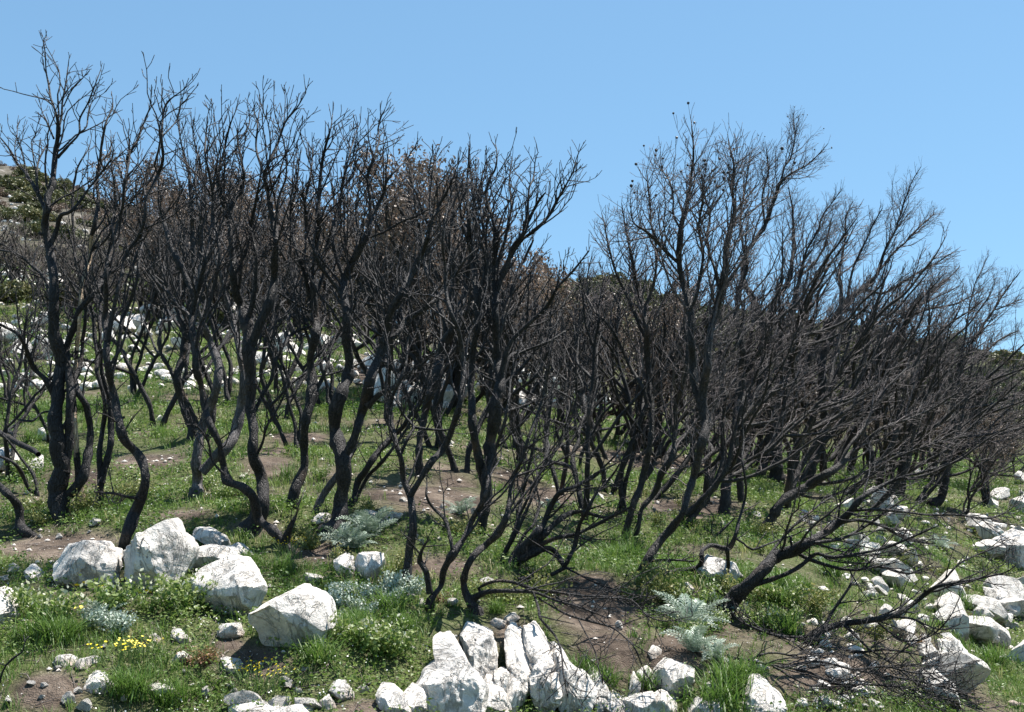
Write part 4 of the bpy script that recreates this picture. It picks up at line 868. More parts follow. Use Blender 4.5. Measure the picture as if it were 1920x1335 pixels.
HR = [
 ("broad low white rock left of the S-bent trunk, striped with tree shadows", 0, 7, [(98,1050),(105,1040),(130,1036),(133,1022),(160,1016),(200,1013),(224,1018),(226,1060),(222,1100),(190,1106),(150,1104),(110,1098),(104,1075)]),
 ("tallest fissured white rock right of the S-bent trunk", 0, 9, [(230,1022),(262,995),(268,980),(290,974),(315,973),(332,985),(340,1010),(350,1010),(362,1025),(368,1050),(355,1078),(340,1090),(330,1105),(300,1112),(275,1122),(245,1118),(230,1098)]),
 ("rounded white rock behind and right of the tallest fissured rock", 0, 0, [(360,995),(380,988),(400,993),(420,1005),(432,1025),(420,1042),(395,1036),(385,1018),(362,1005)]),
 ("flat grey-shaded rock wedged between the fissured rock and the round boulder", 0, 0, [(352,1035),(385,1022),(430,1026),(450,1040),(420,1056),(385,1072),(360,1078),(348,1060)]),
 ("small white rock on top right of the boulder group at left", 0, 0, [(430,1022),(455,1017),(478,1038),(472,1052),(445,1048)]),
 ("round grey-flecked white boulder in the middle of the left rock group", 0, 0, [(362,1072),(380,1052),(420,1044),(440,1037),(470,1045),(490,1070),(500,1090),(497,1112),(490,1145),(465,1166),(430,1160),(400,1134),(375,1112),(358,1092)]),
 ("biggest white boulder in the left foreground with shaded overhanging front", 0, 0, [(480,1115),(500,1115),(535,1110),(545,1096),(565,1096),(572,1103),(605,1102),(620,1135),(628,1165),(600,1187),(590,1212),(560,1226),(525,1230),(490,1222),(478,1198),(472,1170),(478,1140)]),
 ("flat oblong white stone just above the biggest boulder", 0, 0, [(565,1078),(575,1074),(605,1080),(618,1090),(592,1098),(570,1092)]),
 ("small flat white stone right of the oblong one", 0, 0, [(612,1103),(630,1097),(652,1101),(642,1112),(622,1112)]),
 ("left half of the fluted white rocks below the silver thistles", 0, 34, [(626,1052),(636,1042),(650,1036),(664,1042),(668,1062),(664,1086),(646,1088),(632,1076)]),
 ("right half of the fluted white rocks below the silver thistles", 0, 34, [(666,1060),(676,1042),(694,1034),(714,1045),(722,1066),(716,1082),(696,1090),(672,1091),(664,1080)]),
 ("smooth white boulder cut off by the left edge", 0, 0, [(-50,1112),(-10,1098),(18,1104),(32,1128),(36,1150),(22,1166),(6,1188),(-50,1186)]),
 ("squarish white stone lying on bare soil left of the rock group", 0, 0, [(46,1074),(65,1056),(85,1075),(82,1091),(65,1094),(50,1087)]),
 ("oblong pinkish stone, left one of a pair in the lower left", 1, 0, [(98,1240),(105,1228),(130,1226),(147,1232),(141,1246),(115,1254),(100,1250)]),
 ("wedge-shaped pinkish stone, right one of a pair in the lower left", 1, 0, [(131,1252),(158,1235),(186,1229),(182,1241),(162,1256),(145,1262)]),
 ("egg-shaped white stone standing on soil in the lower left", 1, 0, [(168,1270),(180,1256),(200,1258),(216,1280),(212,1301),(190,1307),(166,1292)]),
 ("long white stone in the grass right of the egg-shaped stone", 0, 0, [(274,1291),(290,1279),(330,1293),(343,1308),(320,1313),(290,1310)]),
 ("pale wedge stone beside the yellow flowers", 1, 0, [(409,1251),(430,1232),(452,1235),(462,1255),(450,1266),(425,1260)]),
 ("rough white stone under the grey-flecked boulder", 0, 0, [(405,1186),(420,1170),(450,1167),(458,1184),(450,1202),(415,1200)]),
 ("slanting white stone in the herbs below the left rock group", 0, 0, [(322,1180),(342,1178),(362,1202),(355,1212),(334,1198)]),
 ("small grey-white stone left of the slanting one in the herbs", 0, 0, [(275,1196),(290,1187),(303,1198),(296,1208),(279,1207)]),
 ("pitted white stone half buried above the long white stone", 0, 0, [(317,1240),(330,1224),(345,1220),(360,1236),(350,1250),(328,1250)]),
 ("cracked white stone between the biggest boulder and the bottom edge", 0, 0, [(614,1291),(630,1272),(645,1275),(664,1308),(645,1320),(622,1308)]),
 ("white stone at the bottom edge below the cracked one", 0, 0, [(597,1318),(618,1300),(634,1326),(606,1336)]),
 ("upright narrow white rock at the bottom edge left of the pointed slab", 0, 0, [(705,1302),(716,1278),(738,1282),(756,1300),(778,1348),(722,1348),(706,1314)]),
 ("sharp pointed white slab widening to the bottom edge", 0, 0, [(808,1208),(817,1184),(832,1200),(846,1230),(862,1260),(882,1285),(906,1320),(916,1352),(778,1352),(776,1305),(796,1268),(812,1256),(808,1230)]),
 ("tilted white slab split by dark vertical cracks right of the pointed slab", 0, 22, [(862,1192),(880,1175),(902,1164),(915,1165),(925,1198),(934,1228),(930,1260),(915,1288),(898,1274),(880,1262),(870,1228)]),
 ("left grooved column of the big white outcrop at the bottom centre", 0, 16, [(946,1184),(958,1170),(980,1166),(990,1200),(994,1240),(1000,1300),(1004,1352),(952,1352),(944,1292),(954,1250),(948,1215)]),
 ("middle column of the big white outcrop with a grey shaded top", 1, 14, [(980,1170),(1000,1163),(1020,1180),(1030,1204),(1040,1245),(1052,1300),(1056,1352),(996,1352),(992,1290),(986,1230),(980,1195)]),
 ("right sloping slab of the big white outcrop under the hanging twigs", 0, 9, [(1024,1200),(1040,1203),(1052,1212),(1064,1237),(1090,1256),(1112,1290),(1124,1352),(1050,1352),(1038,1290),(1028,1240)]),
 ("flat-faced white slab at the bottom edge left of the sloping slab's foot", 0, 8, [(1092,1262),(1110,1250),(1128,1276),(1146,1300),(1150,1352),(1108,1352),(1100,1310)]),
 ("angular white rock wedged under the pointed slab at the bottom edge", 0, 0, [(752,1300),(770,1278),(790,1290),(792,1320),(800,1352),(756,1352)]),
 ("broken white rock with a shaded notch right of the pointed slab", 1, 9, [(905,1278),(918,1262),(936,1270),(950,1300),(960,1352),(916,1352)]),
 ("low angular white rock at the bottom edge left of the long sloping rock", 0, 0, [(1290,1322),(1310,1304),(1334,1312),(1344,1352),(1288,1352)]),
 ("white angular block above the wide bottom rock", 0, 0, [(1192,1262),(1206,1246),(1226,1256),(1232,1282),(1212,1294),(1196,1286)]),
 ("broad white ledge at the bottom edge in the left foreground", 0, 7, [(425,1335),(440,1318),(480,1314),(500,1326),(540,1322),(560,1318),(590,1322),(610,1334),(614,1356),(420,1356)]),
 ("thin white ledge between the cracked slab and the grooved outcrop", 1, 10, [(926,1262),(940,1250),(950,1280),(958,1318),(940,1330),(926,1300)]),
 ("rounded rock at the bottom edge in front of the grooved outcrop", 1, 0, [(890,1302),(912,1292),(944,1310),(964,1352),(902,1352)]),
 ("small brown-stained rock on the lip above the white slabs", 1, 0, [(914,1168),(930,1158),(950,1164),(950,1178),(926,1180)]),
 ("small pale rock topping the grooved outcrop under the drooping branches", 0, 0, [(944,1160),(965,1148),(976,1160),(962,1172),(948,1170)]),
 ("big rounded white rock below the thistle at bottom right of centre", 0, 0, [(1214,1242),(1230,1228),(1260,1240),(1285,1255),(1303,1280),(1298,1306),(1285,1316),(1258,1304),(1228,1274)]),
 ("wide white rock at the bottom edge under the big rounded one", 1, 8, [(1158,1322),(1198,1300),(1240,1292),(1278,1310),(1292,1352),(1156,1352)]),
 ("narrow upright white stone in grass left of the rounded rock", 0, 0, [(1174,1302),(1183,1270),(1192,1257),(1201,1276),(1191,1301),(1181,1315)]),
 ("small cubic white stone above the big rounded rock", 0, 0, [(1214,1226),(1225,1210),(1240,1219),(1240,1234),(1222,1238)]),
 ("white rock at the bottom edge beside the grooved outcrop", 0, 0, [(1128,1312),(1145,1292),(1165,1310),(1186,1352),(1124,1352)]),
 ("small white rock in long grass right of the big rounded rock", 0, 0, [(1318,1280),(1345,1273),(1360,1300),(1346,1308),(1320,1294)]),
 ("white block at the bottom edge in long grass", 0, 0, [(1332,1312),(1355,1306),(1366,1352),(1336,1352)]),
 ("long white rock sloping down right under the low branches", 0, 6, [(1386,1266),(1416,1262),(1445,1295),(1478,1352),(1404,1352),(1388,1314)]),
 ("small white rock above the long sloping one", 0, 0, [(1398,1240),(1415,1234),(1440,1250),(1432,1262),(1408,1256)]),
 ("pointed white rock in grass among the looping branches", 0, 0, [(1302,1076),(1320,1052),(1340,1040),(1365,1048),(1380,1062),(1396,1082),(1372,1100),(1350,1098),(1328,1084),(1308,1088)]),
 ("little white stone left below the pointed rock", 0, 0, [(1274,1096),(1290,1091),(1306,1108),(1292,1114),(1280,1108)]),
 ("white stone at the foot of the flared central trunk", 0, 0, [(582,976),(600,963),(622,962),(618,980),(600,991),(584,984)]),
 ("flat-topped white rock at the lower right under drooping twigs", 0, 0, [(1720,1302),(1750,1290),(1786,1292),(1792,1320),(1748,1328),(1722,1318)]),
 ("upright whitish block on the right slope near the edge", 0, 0, [(1845,1104),(1876,1100),(1882,1130),(1874,1152),(1850,1136)]),
 ("rounded white rock directly below the upright block", 0, 0, [(1862,1160),(1880,1149),(1900,1152),(1904,1170),(1880,1180)]),
 ("largest white rock of the scatter on the lower right slope", 0, 6, [(1752,1198),(1780,1189),(1806,1216),(1810,1246),(1782,1246),(1756,1224)]),
 ("white rock up the right slope touching the right edge", 0, 0, [(1870,1004),(1900,990),(1935,1008),(1935,1066),(1896,1072),(1872,1034)]),
 ("sloping white rock above left of the edge rock", 0, 0, [(1832,986),(1850,977),(1880,998),(1886,1026),(1860,1024),(1838,1004)]),
 ("white rock seen through twigs halfway up the right slope", 0, 0, [(1674,998),(1693,989),(1712,1008),(1702,1028),(1682,1014)]),
 ("bright angular rock below a thick limb on the right slope", 0, 0, [(1676,1070),(1696,1064),(1705,1084),(1692,1094),(1680,1086)]),
 ("sharp triangular white stone in the grass at right", 0, 0, [(1622,1092),(1632,1098),(1648,1116),(1636,1122),(1628,1110)]),
 ("pinkish rock left of the largest one on the lower right slope", 1, 0, [(1662,1174),(1690,1164),(1714,1178),(1704,1202),(1672,1200)]),
 ("white slab below left of the largest rock on the right slope", 0, 0, [(1718,1206),(1742,1208),(1768,1238),(1742,1250),(1720,1230)]),
 ("grey-white rock cluster stone behind the thick left trunk", 0, 0, [(72,806),(86,800),(102,803),(100,830),(80,830)]),
 ("white rock at the left edge behind the arching stems", 0, 0, [(-30,850),(0,838),(24,846),(30,862),(14,885),(-30,892)]),
 ("triangular white stone alone in the grass between left trees", 0, 0, [(288,790),(300,778),(313,786),(306,793),(292,794)]),
 ("white rough rock left of the thick left trunk", 0, 9, [(56,882),(66,864),(80,852),(83,868),(74,888),(60,892)])]
for i, (lab, wm, gr, o_) in enumerate(HR):
    rock_from_outline("rock", o_, lab, M_ROCKW if wm else M_ROCK, gr, (0.5 if i == 6 else (1.25 if max(p[1] for p in o_) > 1225 and 700 < o_[0][0] < 1500 else 0.85)), 0.62, i)
# small stones: a few shapes, then copies
def stone_mesh(seed):
    import bmesh
    bm = bmesh.new(); bmesh.ops.create_icosphere(bm, subdivisions=4, radius=0.5)
    r = random.Random(seed)
    planes = [(Vector((r.gauss(0, 1), r.gauss(0, 1), r.gauss(0, 1))).normalized(), r.uniform(0.20, 0.40)) for _ in range(11)]
    for v in bm.verts:
        p = v.co.copy()
        for n_, d_ in planes:
            e = p.dot(n_) - d_
            if e > 0: p -= n_ * e
        q = p * 3 + Vector((seed, 0, 0))
        p *= 1 + 0.07 * mnoise.fractal(q, 0.9, 2.2, 5)
        p.z += 0.32; v.co = p
    me_ = bpy.data.meshes.new("stone"); bm.to_mesh(me_); bm.free()
    me_.polygons.foreach_set("use_smooth", [True] * len(me_.polygons))
    try: me_.set_sharp_from_angle(angle=math.radians(22))
    except Exception: pass
    return me_
STN = []
for s_ in range(8):
    m_ = stone_mesh(60 + s_); m_.materials.append(M_ROCK if s_ % 3 else M_ROCKW); STN.append(m_)
def stone(x, y, w_, h_, label, group, r, sink=0.18):
    o = bpy.data.objects.new("stone", r.choice(STN)); COL.objects.link(o)
    o.location = (x, y, hz(x, y) + h_ * (0.18 - sink)); o.rotation_euler = (r.uniform(-0.3, 0.3), r.uniform(-0.3, 0.3), r.random() * 6.28)
    o.scale = (w_, w_ * r.uniform(0.7, 1.1), h_); tag(o, label, "stone", group); return o
rs = random.Random(3)
small = [(75,1010,12),(180,985,20),(168,1000,9),(20,1148,14),(25,1075,22),(10,1090,20),(110,1010,14),(130,1035,10),(98,1060,12),(195,1215,14),(105,1258,16),(52,1230,12),(55,1285,16),(82,1290,14),(80,1310,12),(15,1320,20),(130,1318,24),(160,1332,30),
 (148,1298,16),(235,1318,18),(385,1305,22),(360,1288,10),(345,1262,10),(365,1250,14),(430,1290,16),(440,1300,14),(536,1280,22),(540,1290,14),(560,1300,14),(575,1258,20),(450,1328,56),(520,1330,40),(570,1330,50),(505,1102,10),(522,1110,10),(625,1098,14),
 (690,1285,14),(682,1300,18),(720,1120,22),(700,1130,16),(790,1135,22),(770,1128,22),(845,1135,20),(830,1128,14),(775,1220,14),(780,1010,16),(790,1020,18),(745,975,18),(755,940,14),(720,985,30),(735,970,18),(700,975,24),(830,955,12),(905,975,24),(900,990,20),
 (890,965,20),(915,1100,22),(905,1095,18),(1015,1000,20),(1018,1012,16),(1005,995,12),(1120,940,26),(1105,945,14),(1150,915,14),(1140,910,16),(1165,905,10),(1230,930,16),(1232,945,12),(1195,1005,10),(1203,1003,12),(1335,945,10),(1340,935,8),(1355,985,14),(1420,970,16),
 (1415,1000,12),(1510,965,14),(1500,1005,12),(1570,995,14),(1290,860,10),(1175,832,12),(1120,805,12),(1085,790,14),(1060,840,12),(830,830,12),(845,835,14),(565,910,14),(570,925,12),(1160,1180,22),(1095,1235,16),(1110,1245,14),(1140,1270,12),(1380,1145,12),
 (1400,1165,14),(1240,1060,8),(1350,1170,10),(1560,1280,16),(1580,1268,14),(1540,1325,14),(1620,1328,16),(1650,1330,14),(1225,1080,10),(1100,1035,14),(1090,1010,12),(10,705,20),(30,745,14),(15,745,14),(640,1150,14),(655,1130,14),(890,1130,16),(1235,1150,10)]
for (u, v, wpx) in small:
    x, y, z = hit(u, v); w_ = wpx * y / F * rs.uniform(1.1, 1.45); left = u < 660
    stone(x, y, w_, w_ * rs.uniform(0.5, 0.8), "small white stone lying in the grass and soil left of centre" if left else "small white stone lying in the grass and soil right of the fluted rocks",
          "small stones at left" if left else "small stones in the middle and right", rs)
# rock scatter on the left hillside and the right slope
n = 0
while n < 112:
    u = rs.uniform(-10, 1150); v = rs.uniform(520, 735)
    ok = (u < 130 and 520 < v < 700) or (200 < u < 720 and 570 < v < 735) or (u > 700 and 660 < v < 790)
    if u > 700: v = rs.uniform(690, 770); ok = True
    if not ok: continue
    x, y, z = hit(u, v)
    if y > 90: continue
    c = float(fbm(x * 0.22, y * 0.22, 55, 2))
    if c < -0.3 or (y < 27 and u < 720): continue
    w_ = rs.uniform(0.4, 1.15) * (1 if rs.random() < 0.8 else 1.5) * min(1.0, 0.5 + y / 60); stone(x, y, w_, w_ * rs.uniform(0.5, 0.9), "white rock strewn over the hillside seen between the left trunks", "white rocks on the left hillside", rs); n += 1
n = 0
while n < 92:
    u = rs.uniform(1560, 1925); v = rs.uniform(880, 1320)
    l = 1540 + (1335 - v) * 0.55; 
    band = abs((u - 1640) - (v - 990) * 0.42) < 60 or u > 1830 and v < 1260 or abs(u - 1780) < 70 and 1120 < v < 1260
    if not band and rs.random() > 0.1: continue
    x, y, z = hit(u, v)
    w_ = rs.choice([rs.uniform(0.15, 0.3), rs.uniform(0.3, 0.75)]); stone(x, y, w_, w_ * rs.uniform(0.5, 0.85), "white rock in the scatter down the right slope", "white rocks on the right slope", rs, 0.2); n += 1

# ------------------------------------------------------------ gravel and ground cover (uncountable)
R = np.random.default_rng(5)
def scatter(n, y0, y1, pw):
    """points over the slope, thinning with distance"""
    t = R.random(n); e = 2 - pw
    Y = (y0 ** e + t * (y1 ** e - y0 ** e)) ** (1 / e); a = R.uniform(-0.52, 0.52, n); X = a * Y
    return X, Y, hfun(X, Y)
def gravel():
    X, Y, Z = scatter(26000, 6.3, 40, 1.3)
    keep = (R.random(len(X)) < 0.06 + 0.4 * soil_mask(X, Y, Z)) & (fbm(X * 1.3, Y * 1.3, 91, 2) > -0.25); X, Y, Z = X[keep], Y[keep], Z[keep]
    n = len(X); s = (0.004 + 0.024 * R.random(n) ** 5) * (Y / 9) ** 0.7
    base = np.array([[1, 0, 0], [-1, 0, 0], [0, 1, 0], [0, -1, 0], [0, 0, 0.7], [0, 0, -0.7]]) 
    V = base[None] * (1 + 0.5 * R.normal(size=(n, 6, 3)) * 0.5) * s[:, None, None]; c = R.uniform(0, 6.28, n); ca, sa = np.cos(c)[:, None], np.sin(c)[:, None]
    Vx = V[..., 0] * ca - V[..., 1] * sa; Vy = V[..., 0] * sa + V[..., 1] * ca; V[..., 0] = Vx; V[..., 1] = Vy
    V += np.stack([X, Y, Z + s * 0.35], -1)[:, None]
    Fc = np.array([[0, 2, 4], [2, 1, 4], [1, 3, 4], [3, 0, 4], [2, 0, 5], [1, 2, 5], [3, 1, 5], [0, 3, 5]])
    me_ = np_mesh("gravel", V.reshape(-1, 3), (Fc[None] + (np.arange(n) * 6)[:, None, None]).reshape(-1, 3), 3, False)
    m, nt, b = mat("limestone_chips"); b.inputs["Base Color"].default_value = (0.55, 0.5, 0.45, 1); b.inputs["Roughness"].default_value = 0.9
    tag(link("gravel", me_, m), "white limestone chips on the soil", "gravel", kind='stuff')
gravel()
def scree():
    V = []; Fc = []; off = 0
    src = []
    for m_ in STN[:4]:
        v = np.array([tuple(q.co) for q in m_.vertices]); m_.calc_loop_triangles(); f = np.array([tuple(t.vertices) for t in m_.loop_triangles]); src.append((v[:42], None))
    import bmesh
    lows = []
    for k in range(4):
        bm = bmesh.new(); bmesh.ops.create_icosphere(bm, subdivisions=2, radius=0.5); v = np.array([tuple(q.co) for q in bm.verts]); f = np.array([[q.index for q in t.verts] for t in bm.faces]); bm.free()
        for _ in range(7):
            nn = R.normal(size=3); nn /= np.linalg.norm(nn); e = np.maximum(v @ nn - R.uniform(0.2, 0.4), 0); v = v - e[:, None] * nn
        lows.append((v, f))
    for i in range(1400):
        if i < 300: u, vv = R.uniform(-20, 300), R.uniform(330, 560)
        elif i % 3: u, vv = R.uniform(-10, 1150), R.uniform(560, 745)
        else: u, vv = R.uniform(1500, 1930), R.uniform(900, 1330)
        x, y, z = hit(u, vv)
        if (y > 75 and i >= 300) or (u < 720 and y < 24): continue
        if fbm(x * 0.25, y * 0.25, 56, 2) < -0.2: continue
        v, f = lows[i % 4]; s = R.uniform(0.14, 0.55) ** 1.2 * ((1 if i % 3 else 0.4) if i >= 300 else 1.8); a_ = R.random() * 6.28
        q = v * np.array([s, s * 0.8, s * 0.6]); q = np.stack([q[:, 0] * math.cos(a_) - q[:, 1] * math.sin(a_), q[:, 0] * math.sin(a_) + q[:, 1] * math.cos(a_), q[:, 2]], -1) + np.array([x, y, hz(x, y) + s * 0.12])
        V.append(q); Fc.append(f + off); off += len(q)
    tag(link("scree", np_mesh("scree", np.concatenate(V), np.concatenate(Fc), 3, False), M_ROCK), "pale rubble between the larger rocks", "rubble", kind='stuff')
scree()
def litter():
    lines = []
    r = random.Random(77)
    X, Y, Z = scatter(5200, 6.4, 26, 1.2)
    for x, y in zip(X, Y):
        a_ = r.random() * 6.28; l = r.uniform(0.05, 0.32) * (1 if r.random() < 0.85 else 2.2); q = (x, y); pl = []; rr = r.uniform(0.0015, 0.004)
        for k in range(4):
            pl.append((q[0], q[1], 0)); q = (q[0] + math.cos(a_) * l / 3, q[1] + math.sin(a_) * l / 3); a_ += r.gauss(0, 0.35)
        lines.append((pl, [rr, rr, rr * 0.8, rr * 0.4]))
    P = np.array([p for l in lines for p in l[0]]); H = hfun(P[:, 0], P[:, 1]) + 0.012
    i = 0
    for l in lines:
        for k in range(4): p = l[0][k]; l[0][k] = (p[0], p[1], float(H[i]) + 0.006 * (k % 2)); i += 1
    tag(link("litter", tubes("litter", lines, 3), M_TWIGB), "dead twigs fallen on the ground", "twig litter", kind='stuff')
litter()
def blades(X, Y, Z, per, L, wd, tone, spread=0.5, name="grass", matr=None, arch=0.6):
    n = len(X); N_ = n * per
    bx = np.repeat(X, per) + R.normal(size=N_) * 0.03 * np.repeat(L, per) / 0.15; by = np.repeat(Y, per) + R.normal(size=N_) * 0.03 * np.repeat(L, per) / 0.15; bz = np.repeat(Z, per) - 0.01
    az = R.uniform(0, 6.28, N_); ln = np.repeat(L, per) * R.uniform(0.5, 1.2, N_); out = R.uniform(0.1, spread, N_) * 1.6; w_ = np.repeat(wd, per)
    dx, dy = np.cos(az), np.sin(az); px, py = -dy, dx
    rows = []
    for t, ww in ((0.0, 1.0), (0.4, 0.9), (0.75, 0.6), (1.0, 0.05)):
        h = ln * (t - arch * 0.45 * out * t * t); o_ = ln * out * (0.35 * t + 0.75 * t * t)
        for sg in (-1, 1): rows.append(np.stack([bx + dx * o_ + px * w_ * ww * sg * 0.5, by + dy * o_ + py * w_ * ww * sg * 0.5, bz + np.maximum(h, 0.0)], -1))
    V = np.stack(rows, 1).reshape(-1, 3)
    q = np.array([[0, 1, 3, 2], [2, 3, 5, 4], [4, 5, 7, 6]]); Q = (q[None] + (np.arange(N_) * 8)[:, None, None]).reshape(-1, 4)
    me_ = np_mesh(name, V, Q, 4); add_attr(me_, "tone", np.repeat(np.clip(np.repeat(tone, per) + R.normal(size=N_) * 0.12, 0, 1), 8)); me_.materials.append(matr or M_GRASS)
    return me_
X, Y, Z = scatter(80000, 6.2, 55, 1.15)
sm = soil_mask(X, Y, Z); ns = fbm(X * 0.8, Y * 0.8, 12, 3)
keep = (R.random(len(X)) > sm * 1.25) & (ns > -0.22 + 0.2 * R.random(len(X))); X, Y, Z, ns = X[keep], Y[keep], Z[keep], ns[keep]
far_s = (Y / 9) ** 0.55
tone = np.clip(0.42 + 0.5 * fbm(X * 0.45, Y * 0.45, 21, 3) + 0.12 * R.normal(size=len(X)), 0, 1)
tone = np.where(R.random(len(X)) < 0.05, 0.97, np.minimum(tone, 0.86))
L = (0.06 + 0.07 * R.random(len(X)) + 0.05 * np.clip(ns, 0, 1)) * far_s ** 0.6
o = link("grass", blades(X, Y, Z, 7, L, 0.0055 * far_s * np.ones(len(X)), tone), None); tag(o, "short spring grass over the slope", "grass", kind='stuff')
# broad-leaved herbs
X, Y, Z = scatter(62000, 6.2, 55, 1.15)
sm = soil_mask(X, Y, Z); ns = fbm(X * 0.7 + 9, Y * 0.7, 14, 3)
keep = (R.random(len(X)) > sm * 1.3) & (ns > -0.12 + 0.25 * R.random(len(X))); X, Y, Z = X[keep], Y[keep], Z[keep]
per = 11; n = len(X); fs = (Y / 9) ** 0.5
P = np.stack([np.repeat(X, per), np.repeat(Y, per), np.repeat(Z, per)], -1); rad = np.repeat(0.055 * fs, per)[:, None]
P = P + R.normal(size=P.shape) * rad * np.array([1, 1, 0.0]); P[:, 2] = hfun(P[:, 0], P[:, 1]) + R.random(len(P)) * 0.07 * np.repeat(fs, per) * 1.3 + 0.01
tn = np.repeat(np.clip(0.45 + 0.5 * fbm(X * 0.5, Y * 0.5, 33, 3) + 0.1 * R.normal(size=n), 0, 0.85), per) + R.normal(size=n * per) * 0.1
A = R.normal(size=(n * per, 3)) * np.array([1, 1, 0.35]); A /= np.linalg.norm(A, axis=1, keepdims=True); B = R.normal(size=(n * per, 3)) * np.array([1, 1, 0.6]); B -= (A * B).sum(1, keepdims=True) * A; B /= np.linalg.norm(B, axis=1, keepdims=True)
sz = (0.014 * np.repeat(fs, per) * R.uniform(0.6, 1.4, n * per))[:, None]
V = np.stack([P - A * sz, P + B * sz * 0.6 + np.array([0, 0, 0.004]), P + A * sz, P - B * sz * 0.6 + np.array([0, 0, 0.004])], 1).reshape(-1, 3)
me_ = np_mesh("herbs", V, np.arange(len(V)).reshape(-1, 4), 4, False); add_attr(me_, "tone", np.repeat(np.clip(tn, 0, 0.92), 4)); me_.materials.append(M_HERB)
tag(link("ground_cover", me_), "low leafy herbs between the stones", "herbs", kind='stuff')
# tiny white blossom
X, Y, Z = scatter(26000, 6.3, 40, 1.15); m_ = (soil_mask(X, Y, Z) < 0.35) & (fbm(X * 0.6, Y * 0.6, 71, 2) > 0.08); X, Y, Z = X[m_], Y[m_], Z[m_]
P = np.stack([X, Y, Z + 0.05 + 0.05 * R.random(len(X))], -1); V, Q, t_ = cards(P, 0.0062, R, np.ones(len(P)), 0.9); V += np.repeat((0.0), len(V))[:, None]
me_ = np_mesh("white_blossom", V, Q, 4, False); me_.materials.append(M_WHITE); tag(link("white_blossom", me_), "tiny white blossom dotted through the grass", "flowers", kind='stuff')

# ------------------------------------------------------------ single plants
def leaf_shrub_kind(seed, n, R0, size, matr):
    r = np.random.default_rng(seed); st = []; P = []
    for j in range(16):
        a = r.random() * 6.28; ln = R0 * r.uniform(0.6, 1.1); e = np.array([math.cos(a) * ln * 0.8, math.sin(a) * ln * 0.8, R0 * r.uniform(0.35, 0.9)])
        st.append(([(0, 0, -0.02), tuple(e * 0.5 + np.array([0, 0, R0 * 0.12])), tuple(e)], [0.004, 0.003, 0.0015])); t = r.uniform(0.25, 1.05, n // 16)[:, None]
        P.append(e * t + r.normal(size=(n // 16, 3)) * R0 * 0.12)
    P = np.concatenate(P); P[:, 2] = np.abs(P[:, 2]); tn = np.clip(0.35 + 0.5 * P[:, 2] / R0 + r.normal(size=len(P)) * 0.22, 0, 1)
    sm = tubes("stem", st, 4); sm.materials.append(M_STEM)
    return [("foliage", join_cards("foliage", [cards(P, size, r, tn, 0.65)], matr)), ("stem", sm)]
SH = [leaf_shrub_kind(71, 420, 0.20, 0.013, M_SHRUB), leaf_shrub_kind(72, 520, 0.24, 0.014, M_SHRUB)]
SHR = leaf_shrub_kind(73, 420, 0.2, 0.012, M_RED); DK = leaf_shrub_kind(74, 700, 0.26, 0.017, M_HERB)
shr = [(75,985),(150,965),(175,945),(220,945),(60,960),(560,1010),(580,1030),(250,940),(935,1128),(965,1135),(1000,1130),(1030,1120),(900,1115),(740,1080),(760,1060),(1240,1100),(1215,1110),(1250,1130),(1190,1130),(1280,955),(1265,970),(1240,985),(1310,990),
       (1430,1010),(1450,1000),(1420,1040),(1480,1000),(1380,1120),(1430,1130),(1520,1150),(1545,1130),(1690,1060),(1800,1120),(1330,900),(1210,930),(470,960),(850,1000),(870,1010),(1060,1050),(650,1060),(690,960),(1640,1200),(1600,1190),(1850,1200),(1760,1080)]
for i, (u, v) in enumerate(shr):
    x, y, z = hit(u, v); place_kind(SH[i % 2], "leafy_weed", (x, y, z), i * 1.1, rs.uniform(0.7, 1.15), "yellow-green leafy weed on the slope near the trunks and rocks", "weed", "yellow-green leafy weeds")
for (u, v) in [(390,1240),(375,1250),(830,1130),(1830,1145),(1850,1170),(1815,1160),(1720,1210),(905,1205)]:
    x, y, z = hit(u, v); place_kind(SHR, "reddish_weed", (x, y, z), u * 1.0, rs.uniform(0.45, 0.8), "reddish-brown low weed beside pale stones", "weed", "reddish weeds")
for (u, v) in [(55,1160),(100,1175),(210,1150),(280,1150),(330,1130),(350,1150),(700,1230),(740,1230),(660,1210),(1340,1180),(1310,1150),(1420,1180),(1300,1200),(1480,1140),(1400,900),(1100,760),(40,900),(600,900),(420,940),(380,920),(1480,1170),(450,930)]:
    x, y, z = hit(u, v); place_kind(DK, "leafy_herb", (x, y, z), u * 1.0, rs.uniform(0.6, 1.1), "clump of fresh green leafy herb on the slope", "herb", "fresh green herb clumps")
def tuft_kind(seed, n, L, wd):
    X = R.normal(size=n) * 0.03; Y = R.normal(size=n) * 0.03
    return [("leaf_blades", blades(X, Y, np.zeros(n), 1, np.full(n, L), np.full(n, wd), np.clip(0.25 + 0.25 * R.random(n), 0, 1), 0.75, "leaf_blades", M_GRASS, 0.8))]
TF = [tuft_kind(1, 160, 0.27, 0.007), tuft_kind(2, 220, 0.22, 0.006)]
